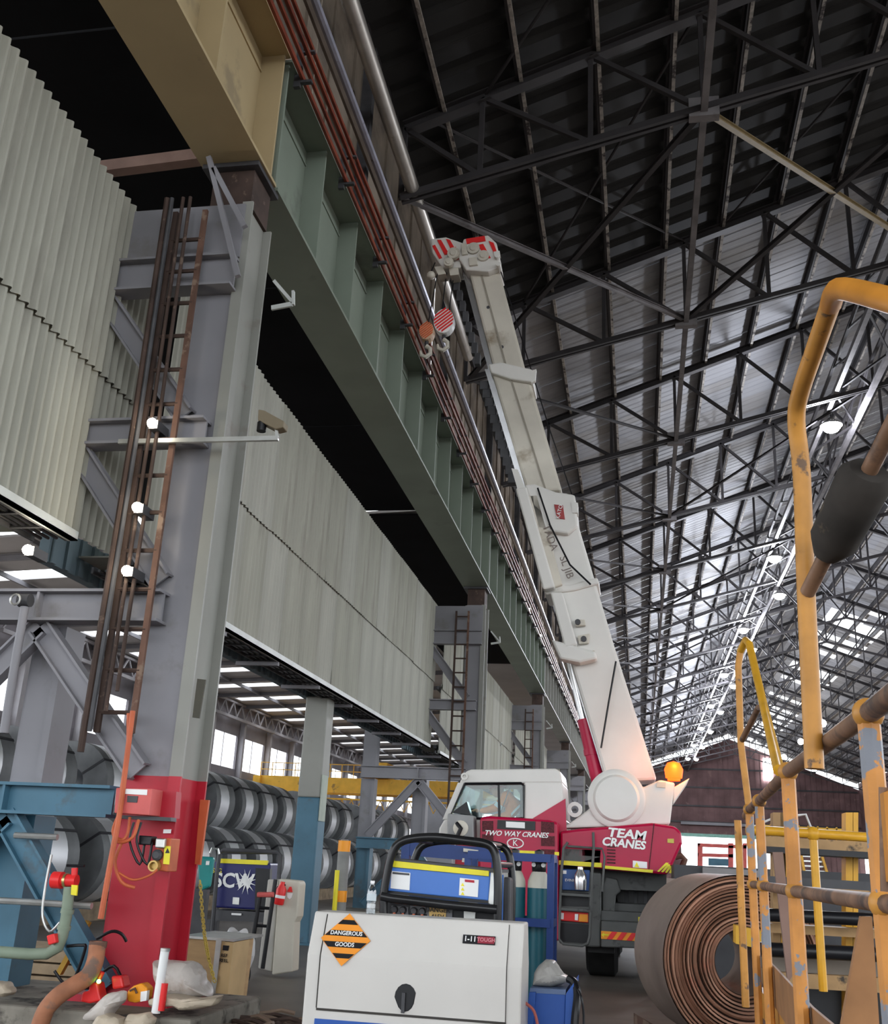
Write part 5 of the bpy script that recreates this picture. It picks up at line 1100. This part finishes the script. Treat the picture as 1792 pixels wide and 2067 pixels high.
# ---- welder in black roll cage
YW = 8.6
ROLL = mat('black_roll_cage', (.014, .014, .015), .22, var=.3, scale=4); BLUEL = mat('welder_blue', (.07, .19, .56), .35, var=.05, scale=2)
wd_ = thing('caged_welder', V((-1.5, YW, 0)), 'blue welding machine inside a black tubular roll cage behind the white generator', 'welding machine')
o = lambda x, y, Y=YW: onY(x, y, Y)
MB().pp([(786, 1735), (990, 1757), (985, 1818), (782, 1798)], YW, .75).build('blue_case', BLUEL, wd_, False, .008)
MB().pp([(786, 1732), (1003, 1755), (1003, 1762), (786, 1739)], YW - .01, .78).build('top_lid', DARKM, wd_)
MB().pp([(791, 1737), (987, 1758), (986, 1769), (790, 1750)], YW - .02, .03).build('fluorescent_band', YEL, wd_, False, .003)
MB().pp([(790, 1758), (828, 1762), (826, 1797), (788, 1793)], YW - .012, .02).build('instruction_label', WPLAIN, wd_); MB().pp([(792, 1760), (826, 1763), (826, 1767), (792, 1764)], YW - .016, .008).build('label_header', DARKM, wd_)
wl_ = MB().pp([(928, 1772), (966, 1776), (964, 1811), (926, 1807)], YW - .012, .02).build('danger_label', WPLAIN, wd_); MB().pp([(938, 1775), (957, 1777), (957, 1782), (938, 1780)], YW - .018, .008).build('red_header', REDP, wl_)
for k in range(3): MB().pp([(930, 1788 + 9 * k), (937, 1789 + 9 * k), (933.5, 1782 + 9 * k)], YW - .018, .006).build('hazard_triangle', YEL, wl_)
MB().pp([(985, 1760), (1003, 1762), (1000, 1830), (984, 1822)], YW + .02, .7).build('end_panel', GALV, wd_); MB().pp([(782, 1798), (985, 1818), (985, 1832), (782, 1812)], YW - .005, .7).build('lower_rail', BLACK, wd_)
MB().pp([(775, 1812), (1000, 1830), (995, 1900), (775, 1890)], YW + .1, .6).build('front_panel', BLACK, wd_)
for k, x in enumerate((797, 814, 836, 853)):
    MB().lathe(o(x, 1836 + (x - 797) * .07, YW + .09), (0, -1, 0), [(0, .03), (.02, .03), (.04, .022), (.04, 0)], 14).build('weld_socket', DARKM, wd_, True); MB().tube([o(x - 1, 1842 + (x - 797) * .07, YW + .06), o(x - 4, 1858 + (x - 797) * .07, YW + .05), o(x - 6, 1880, YW + .05)], .012, 6).build('orange_lead', HOSE, wd_)
for a, b in ((790, 824), (828, 862)): MB().pp([(a, 1828), (b, 1831), (b, 1846), (a, 1843)], YW + .085, .012).build('socket_plate', mat('mid_grey_plate', (.16, .16, .17), .5), wd_)
dl = MB().pp([(866, 1832), (900, 1835), (899, 1856), (866, 1854)], YW + .06, .02).build('danger_tag', mat('tan_tag', (.65, .42, .14), .5), wd_); text('danger_lettering', 'DANGER\n415V', BLACK, o(883, 1844, YW + .055), .05, dl)
MB().pp([(936, 1838), (959, 1840), (958, 1858), (936, 1857)], YW + .06, .03).build('square_plate', GALV, wd_); MB().pp([(862, 1830), (913, 1834), (912, 1862), (862, 1858)], YW + .075, .02).build('danger_tag_backing', mat('mid_grey_plate', (.16, .16, .17), .5), wd_)
# cage tubes
def arch(Y): return [(775, 1880, Y), (774, 1815, Y), (782, 1760, Y), (790, 1728, Y), (803, 1704, Y), (830, 1693, Y), (880, 1690, Y), (940, 1697, Y), (980, 1703, Y), (996, 1716, Y), (1003, 1745, Y), (1005, 1800, Y), (1002, 1890, Y)]
MB().tube(smooth_path([onY(*p) for p in arch(YW - .08)]), .034, 12).build('roll_bar', ROLL, wd_, True)
back = [onY(x, y, YW - .08) + V((0, .95, 0)) for x, y, _ in arch(YW)]
MB().tube(smooth_path(back), .034, 12).build('roll_bar', ROLL, wd_, True)
front = [onY(*p) for p in arch(YW - .08)]
for i in (5, 8, 10): MB().tube([front[i], back[i]], .026, 10).build('cage_brace', ROLL, wd_, True)
for u in (.3, .6): MB().tube([front[6].lerp(front[8], u), back[6].lerp(back[8], u)], .02, 8).build('cage_brace', ROLL, wd_, True)
MB().tube([o(770, 1809, YW - .1), o(790, 1813, YW - .1), o(900, 1826, YW - .1), o(1003, 1836, YW - .1)], .036, 12).build('bumper_bar', ROLL, wd_, True)
for q in (front[0], front[-1], back[0], back[-1]): MB().tube([q, (q.x, q.y, 0)], .03, 8).build('cage_leg', ROLL, wd_, True)
MB().box(-2.0, YW + .1, 0, -1.05, YW + .75, o(880, 1880, YW + .1).z).build('engine_base', DARKM, wd_)
MB().pp([(1013, 1770), (1030, 1772), (1030, 1870), (1013, 1870)], YW + .5, .2).build('exhaust_shroud', DARKM, wd_, False, .02); MB().pp([(1003, 1765), (1016, 1766), (1014, 1870), (1002, 1870)], YW + .3, .02).build('blue_end_panel', BLUEL, wd_)

# ---- gas cylinders in blue rack
BLUED = mat('rack_blue', (.013, .04, .17), .4, var=.12, scale=3); TEALC = mat('cylinder_teal', (.015, .10, .13), .35, var=.12, scale=3); CREAMC = mat('cylinder_cream', (.55, .53, .45), .4, var=.08)
rk = thing('cylinder_rack', V((-1.0, 11.5, 0)), 'blue steel rack holding the gas cylinders', 'rack')
p0, p1 = onY(1050, 1728, 11.3), onY(1112, 1733, 11.3)
for x in (p0.x - .55, p1.x):
    for y in (11.3, 11.75): MB().box(x - .035, y - .035, 0, x + .035, y + .035, p1.z).build('post', BLUED, rk)
for z in (p1.z, 1.10, .30):
    for y in (11.27, 11.78): MB().box(p0.x - .55, y - .02, z - .04, p1.x, y + .02, z + .04).build('crossbar', BLUED, rk)
    MB().box(p1.x - .03, 11.3, z - .04, p1.x + .03, 11.75, z + .04).build('side_bar', BLUED, rk)
MB().box(p0.x - .58, 11.25, .05, p1.x + .03, 11.8, .10).build('floor_plate', BLUED, rk)
def gas(x, label):
    t = thing('gas_cylinder', (x, 11.53, .1), label, 'gas cylinder', 'gas cylinders in the blue rack'); c = (x, 11.53, .1)
    MB().lathe(c, (0, 0, 1), [(0, 0), (0, .12), (1.33, .12)], 22).build('body', TEALC, t, True); MB().lathe(c, (0, 0, 1), [(1.33, .12), (1.40, .115), (1.48, .08), (1.52, .045), (1.52, 0)], 22).build('shoulder', CREAMC, t, True)
    MB().lathe((x, 11.53, 1.60), (0, 0, 1), [(-.08, .03), (0, .075), (.10, .08), (.14, .05), (.20, .05), (.22, 0)], 14).build('regulator', BLACK, t, True)
    for s_ in (-1, 1): MB().lathe((x + .05 * s_, 11.46, 1.66), (0, -1, 0), [(0, .022), (.02, .022), (.02, 0)], 12).build('gauge', GALV, t, True)
xg = onY(1085, 1850, 11.45).x
gas(xg, 'teal gas cylinder with cream shoulder in the blue rack, right one'); gas(xg - .26, 'teal gas cylinder with cream shoulder in the blue rack, left one')
# ---- blue upper rack behind cage
t = thing('blue_rack_stand', V((-1.6, 12.6, 0)), 'blue steel frame seen through the roll cage', 'frame')
for x in (820, 1002): a = onY(x, 1712, 12.6); MB().box(a.x - .05, 12.55, 0, a.x + .05, 12.65, a.z + .05).build('post', BLUED, t)
MB().beam(onY(815, 1712, 12.6), onY(1010, 1728, 12.6), .08, .16).build('top_bar', BLUED, t)
for px in ([(935, 1712), (965, 1716), (964, 1722), (935, 1719)], [(933, 1732), (958, 1734), (957, 1742), (932, 1740)]): MB().pp(px, 12.5, .04).build('label', CREAMC, t)
# ---- blue floor machine with plastic bag
bf = thing('blue_floor_machine', V((-.65, 8.0, 0)), 'blue sheet-metal machine at the bottom right of the white generator', 'machine')
MB().pp([(1080, 2004), (1142, 2008), (1133, 2260), (1062, 2260)], 7.7, .5).build('front_panel', BLUEM, bf, False, .006); MB().pp([(1068, 2003), (1081, 2003), (1063, 2260), (1040, 2260)], 7.66, .6).build('side_flange', BLUEM, bf); MB().pp([(1142, 2006), (1158, 1984), (1150, 2260), (1133, 2260)], 7.66, .62).build('side_flange', BLUEM, bf)
MB().pp([(1070, 1994), (1142, 1998), (1141, 2008), (1068, 2004)], 7.7, .5).build('top_sheet', mat('dusty_blue', (.14, .20, .34), .6), bf)
lump('grey_plastic_bag', [(1072, 1992), (1074, 1970), (1085, 1948), (1100, 1936), (1116, 1936), (1128, 1950), (1136, 1965), (1150, 1974), (1140, 1988), (1110, 1994)], 7.85, .34, mat('grey_plastic_film', (.36, .35, .33), .35, var=.25, scale=7, bump=.5), 'crumpled grey plastic bag on top of the blue machine', 'plastic bag', 5, .008)
hose('black_lead', [(1148, 1976, 7.75), (1160, 1985, 7.7), (1165, 2010, 7.65), (1160, 2060, 7.6), (1158, 2120, 7.6)], .028, BLACK, 'black lead draped over the right side of the blue machine', 'cable')
hose('black_lead', [(1160, 1988, 7.7), (1172, 2010, 7.6), (1178, 2050, 7.6), (1176, 2110, 7.6)], .008, BLACK, 'thin black lead right of the thick one on the blue machine', 'cable')
hose('red_hose', [(1045, 2018, 7.5), (1062, 2026, 7.5), (1078, 2042, 7.5), (1086, 2075, 7.5)], .010, mat('dull_red_hose', (.45, .12, .10), .5), 'thin dull red hose in front of the blue machine', 'hose')

# ================================================================ RUSTY COIL
RUSTC = mat('rusty_coil_edge', (.36, .19, .125), .75, var=.35, scale=3, c2=(.45, .15, .09), thr=.58, soft=.15, s2=2); RUSTR = mat('scaly_coil_rim', (.24, .18, .15), .6, var=.25, scale=1.5, c2=(.14, .10, .08), thr=.55, soft=.2, s2=1.5); DGAP = mat('coil_gap', (.035, .018, .012), .9)
rc = thing('rusty_coil', V((1.0, 11.4, 0)), 'big rust-brown steel coil lying on edge at the lower right', 'steel coil')
R = .82; YR = 11.4; lc = onY(1316, 1915, YR + .3); cx = lc.x + R + .08; c = V((cx, YR, R + .02)); W = 1.25; AX = V((-.23, .973, 0))
MB().lathe(c, AX, [(0.02, R), (W, R), (W, .30), (.02, .30)], 64).build('winding', RUSTR, rc, True)
MB().lathe(c, AX, [(.05, .30), (.05, R - .01)], 64).build('gap_face', DGAP, rc)
r = .31
rd = random.Random(5)
while r < R - .005:
    w = .019; MB().lathe(c + V((rd.uniform(-.005, .005), 0, rd.uniform(-.005, .005))), AX, [(.05, r), (rd.uniform(-.03, .02), r), (rd.uniform(-.03, .02), r + w), (.05, r + w)], 56).build('wrap', RUSTC, rc); r += .031 + rd.uniform(-.003, .004)
for s_ in (-1, 1): MB().prism([(cx + s_ * .38 - .1, YR + .1, 0), (cx + s_ * .8 - .1, YR + .1, 0), (cx + s_ * .8 - .1, YR + .1, .2)], (-.2, .9, 0)).build('wedge_chock', RUSTY, rc)

# ================================================================ YELLOW HANDRAIL PLATFORM
PEEL = mat('peeling_yellow_paint', (.52, .22, .05), .5, var=.2, scale=8, c2=(.20, .21, .24), thr=.545, soft=.015, s2=6, bump=.25); PEEL2 = mat('scuffed_yellow_paint', (.50, .23, .045), .45, var=.2, scale=8, c2=(.14, .08, .045), thr=.60, soft=.05, s2=9)
RAILB = mat('grimy_brown_rail', (.20, .11, .065), .55, var=.35, scale=7, c2=(.07, .045, .035), thr=.52, soft=.1, s2=5); YNEW = mat('clean_yellow_paint', (.62, .32, .025), .35, var=.12, scale=6)
hr = thing('yellow_handrail', V((.65, 5, 0)), 'peeling yellow handrail along the platform at the right foreground', 'handrail')
rx = lambda y: .60 + .018 * (y - 3)
ZT, ZM, ZB = 2.08, 1.60, 1.0
posts = [(1752, 1440, 1850), (1590, 1558, 1795), (1532, 1617, 1785), (1512, 1640, 1780)]
pb = []
for px, pt, pm in posts:
    T = onZ(px, pt, ZT) if px != 1512 else onZ(1512, 1634, ZT)
    pb.append(T)
MB().tube([V((rx(-2.5), -2.5, ZT))] + [V((p.x, p.y, ZT)) for p in pb] + [V((pb[-1].x, pb[-1].y + .25, ZT - .03))], .028, 12).build('top_rail', RAILB, hr, True)
MB().tube([V((rx(-2.5), -2.5, ZM))] + [V((p.x, p.y, ZM)) for p in pb], .024, 12).build('middle_rail', RAILB, hr, True)
for i, p in enumerate(pb):
    m = PEEL
    MB().tube([(p.x, p.y, ZB - .35), (p.x, p.y, ZM), (p.x, p.y, ZT)], .030 if i < 2 else .027, 8).build('post', m, hr, True)
    MB().ball((p.x, p.y, ZT), .042, 14, 10).build('ball_joint', PEEL2, hr, True); MB().ball((p.x, p.y, ZM), .040, 14, 10).build('ball_joint', PEEL2, hr, True)
    if i in (2, 3): MB().tube([(p.x - .035, p.y + .5, ZB - .2), (p.x - .035, p.y + .5, ZT - .05)], .026, 8).build('post', PEEL2, hr, True) if i == 3 else None
TOE = mat('rust_orange_plate', (.28, .135, .055), .6, var=.25, scale=5)
for a, b in zip(pb[:-1], pb[1:]): MB().beam((a.x + .04, a.y, 1.06), (b.x + .04, b.y, 1.06), .012, .22).build('toe_plate', TOE, hr)
a = pb[0]; MB().beam((rx(-2.5) + .04, -2.5, 1.06), (a.x + .04, a.y, 1.06), .012, .22).build('toe_plate', TOE, hr)
MB().box(pb[-1].x + .02, -2.5, .80, pb[-1].x + .10, pb[-1].y + .3, .95).build('edge_channel', PEEL2, hr)
for y in (-.6, -2.4): MB().tube([(rx(y), y, ZB - .35), (rx(y), y, ZT)], .030, 8).build('post', PEEL, hr, True)
for y in (-2.4, 3.6, pb[-1].y): MB().box(pb[-1].x + .02, y - .05, 0, pb[-1].x + .12, y + .05, .80).build('platform_leg', RUSTY, hr)
# far return rail in clean yellow
e = pb[-1]; MB().tube([(e.x, e.y + .3, ZT - .12), (e.x + .5, e.y + .3, ZT - .13), (e.x + .9, e.y + .3, ZT - .14), (e.x + 1.0, e.y + .3, ZT - .2)], .032, 12).build('return_rail', YNEW, hr, True); MB().ball((e.x + .45, e.y + .3, ZT - .13), .05, 12, 8).build('ball_joint', YNEW, hr, True)
MB().tube([(e.x + .45, e.y + .3, .95), (e.x + .45, e.y + .3, ZT - .13)], .028, 8).build('post', YNEW, hr, True)
# hoops
h1 = thing('hoop_rail', V(pb[3]), 'smaller yellow hoop rising from the far end of the handrail', 'hoop rail')
A = pb[3]; B = pb[1]
MB().tube([A, onY(1495, 1500, A.y), onY(1490, 1345, A.y), onY(1494, 1315, A.y)], .024, 10).build('upright_leg', PEEL2, h1, True)
top = onY(1505, 1292, A.y - .1)
MB().tube([onY(1494, 1315, A.y), top, onY(1512, 1300, A.y - .2)], .026, 10).build('top_bend', YNEW, h1, True); MB().tube([onY(1512, 1300, A.y - .2), onY(1540, 1420, A.y - .9), onY(1572, 1555, B.y + .1)], .026, 10).build('sloping_leg', YNEW, h1, True)
MB().tube([onY(1497, 1495, A.y), onY(1531, 1428, A.y - .6)], .020, 10).build('brace', RAILB, h1, True)
h2 = thing('hoop_rail', onZ(1632, 1490, ZT), 'tall yellow hoop with black foam padding at the right edge', 'hoop rail')
A2 = onZ(1632, 1495, ZT); ya = A2.y
MB().tube(smooth_path([A2 + V((.012, 0, -.09)), onY(1627, 1200, ya), onY(1618, 960, ya), onY(1607, 850, ya - .05), onY(1616, 790, ya - .15), onY(1650, 690, ya - .4), onY(1676, 615, ya - .6)]), .031, 14).build('upright_leg', PEEL2, h2, True)
MB().tube(smooth_path([onY(1676, 615, ya - .6), onY(1684, 592, ya - .72), onY(1702, 583, ya - .85), onY(1792, 605, ya - 1.15), onY(1900, 640, ya - 1.3), onY(1960, 680, ya - 1.4), onY(1990, 900, ya - 1.5), onY(2000, 1500, ya - 1.6), onY(2010, 2600, ya - 1.7)]), .033, 14).build('top_bar', mat('orange_yellow_paint', (.50, .20, .025), .45, var=.12, scale=9), h2, True)
b1, b2 = onY(1630, 1195, ya - .02), onY(1830, 800, ya - .7)
MB().tube([b1, b2], .026, 12).build('brace', RAILB, h2, True); MB().tube([b1.lerp(b2, .22), b1.lerp(b2, .30), b1.lerp(b2, .62), b1.lerp(b2, .66)], .07, 14, True, [.045, .078, .085, .06]).build('foam_padding', mat('black_foam', (.035, .03, .026), .95, var=.4, scale=6, c2=(.10, .075, .05), thr=.6, s2=5), h2, True)
# ---- rust post & plate close to the camera at the right edge
tag(MB().tube([onY(1784, 1590, 2.6), onY(1788, 1800, 2.6)], .012, 10).build('rusty_tube', RAILB, None, True), 'rusty vertical tube at the right edge behind the nearest post', 'tube')
tag(MB().pp([(1783, 1600), (1830, 1580), (1850, 1790), (1796, 1780)], 2.55, .04).build('orange_guard_plate', MATS['orange_yellow_paint']), 'orange guard plate cut by the right edge of the picture', 'plate')
tag(MB().pp([(1738, 1850), (1760, 1850), (1778, 2120), (1690, 2120)], 3.25, .03).build('orange_gusset_plate', MATS['rust_orange_plate']), 'orange tapered gusset plate at the foot of the nearest post', 'plate')
# ---- machine frame behind the handrail
YMF = 9.4
TANB = mat('grimy_tan_beam', (.36, .22, .10), .6, var=.25, scale=4, c2=(.05, .04, .03), thr=.55, soft=.08, s2=4)
mf = thing('yellow_machine_frame', V((2.0, YMF, 0)), 'grimy yellow machine frame with dark cross beams behind the handrail', 'machine frame')
for y0, y1, m, dd in ((1692, 1712, TANB, .3), (1712, 1724, BLACK, .5), (1772, 1790, DARKM, .3), (1790, 1800, TANB, .2), (1868, 1886, TANB, .25), (1965, 1995, TANB, .4)):
    MB().pp([(1545, y0 - 4), (1790, y0 + 10), (1790, y1 + 10), (1545, y1 - 4)], YMF, dd).build('cross_beam', m, mf)
for y, r in ((1846, .05), (1916, .055)): MB().tube([onY(1535, y, YMF - .2), onY(1790, y + 12, YMF - .2)], r, 12).build('roller', BLACK, mf, True)
for x, w in ((1560, 26), (1575, 12), (1707, 14), (1722, 10)): MB().pp([(x, 1640), (x + w, 1640), (x + w, 2330), (x, 2330)], YMF + .3, .2).build('post', TANB if x == 1560 else YNEW, mf)
MB().pp([(1545, 1925), (1790, 1940), (1790, 1975), (1545, 1962)], YMF + .1, .9).build('deck', mat('grey_brown_deck', (.20, .17, .14), .7), mf); MB().pp([(1545, 1990), (1790, 2005), (1790, 2300), (1545, 2300)], YMF + .5, .1).build('void_shade_slab', BLACK, mf)  # black slab stands in for the unlit void below the deck
MB().pp([(1560, 1720), (1580, 1720), (1605, 1960), (1590, 1985)], YMF - .6, .05).build('sloping_plank', mat('brown_plank', (.24, .15, .12), .7), mf)
MB().pp([(1485, 1868), (1600, 1895), (1600, 1930), (1485, 1905)], 10.6, .3).build('mandrel_arm', YC, mf)
# little stair beyond
stt = thing('yellow_stair', V((4, 18, 0)), 'small yellow steel stair beyond the machine frame', 'stair')
for a, b in (((1610, 1700), (1622, 1765)), ((1648, 1700), (1668, 1765))): MB().pp([a, (a[0] + 5, a[1]), (b[0] + 5, b[1]), b], 18, .2).build('stringer', YNEW, stt)
for k in range(6): MB().pp([(1614 + 2 * k, 1706 + 10 * k), (1650 + 3 * k, 1708 + 10 * k), (1650 + 3 * k, 1711 + 10 * k), (1614 + 2 * k, 1709 + 10 * k)], 18.05, .3).build('tread', GALV, stt)
a = onY(1615, 1765, 18); b = onY(1670, 1765, 18); MB().box(a.x, 18, 0, a.x + .1, 18.2, a.z).box(b.x - .1, 18, 0, b.x, 18.2, b.z).build('stand', TANB, stt)
# far orange walkway rails and far yellow gantry
fg = thing('far_gantry', V((9, 60, 0)), 'far orange gantry with white stair rails behind the handrail', 'gantry')
for y0, y1 in ((1664, 1668), (1674, 1677), (1680, 1686)): MB().pp([(1530, y0), (1720, y0 + 10), (1720, y1 + 10), (1530, y1)], 60, .2).build('rail', YC, fg)
for k in range(10): MB().pp([(1535 + 19 * k, 1662 + k), (1538 + 19 * k, 1662 + k), (1538 + 19 * k, 1688 + k), (1535 + 19 * k, 1688 + k)], 60, .15).build('rail_post', YC, fg)
for pts in ([(1540, 1660), (1578, 1644), (1586, 1664)], [(1610, 1646), (1626, 1644), (1638, 1674)]): px_tube('white_rail', pts, 59.8, .06, WPLAIN, fg)
for x in (1532, 1716): q = onY(x, 1680, 60); MB().box(q.x - .15, 60, 0, q.x + .15, 60.3, q.z).build('leg', YC, fg)
# pink container frame by the far door
cf = thing('far_container_frame', V((8, 70, 0)), 'pinkish steel portal frame with a blue panel in front of the far door', 'frame')
for px in ([(1408, 1702), (1418, 1702), (1418, 1772), (1408, 1772)], [(1470, 1702), (1480, 1702), (1480, 1772), (1470, 1772)], [(1500, 1702), (1507, 1702), (1507, 1775), (1500, 1775)]): MB().pp(px, 70, .4).build('post', PINKR, cf)
for px in ([(1408, 1702), (1507, 1706), (1507, 1713), (1408, 1709)], [(1408, 1722), (1480, 1724), (1480, 1731), (1408, 1729)]): MB().pp(px, 70, .4).build('beam', PINKR, cf)
MB().pp([(1430, 1732), (1470, 1734), (1470, 1748), (1430, 1747)], 70, .3).build('blue_panel', BLUEP, cf)
q = onY(1450, 1772, 70); MB().box(q.x - 2, 69.5, 0, q.x + 3, 70.6, q.z + .05).build('plinth_block', GREYW, cf)
# dark machinery behind the rusty coil
dm = thing('dark_machine_base', V((1.2, 15.6, 0)), 'dark machine base with a brown cover plate behind the rusty coil', 'machine')
a = onY(1360, 1745, 15.6); MB().box(a.x, 15.6, 0, a.x + 3.0, 17.0, a.z).build('body', mat('dark_machine', (.05, .05, .055), .6, var=.25, scale=2), dm); MB().pp([(1345, 1772), (1390, 1776), (1388, 1798), (1345, 1795)], 15.55, .05).build('cover_plate', mat('brown_cover', (.25, .19, .16), .6), dm)
MB().pp([(1418, 1750), (1540, 1758), (1540, 1790), (1418, 1785)], 15.5, .6).build('grey_shelf', mat('mid_grey_shelf', (.22, .21, .21), .6), dm)
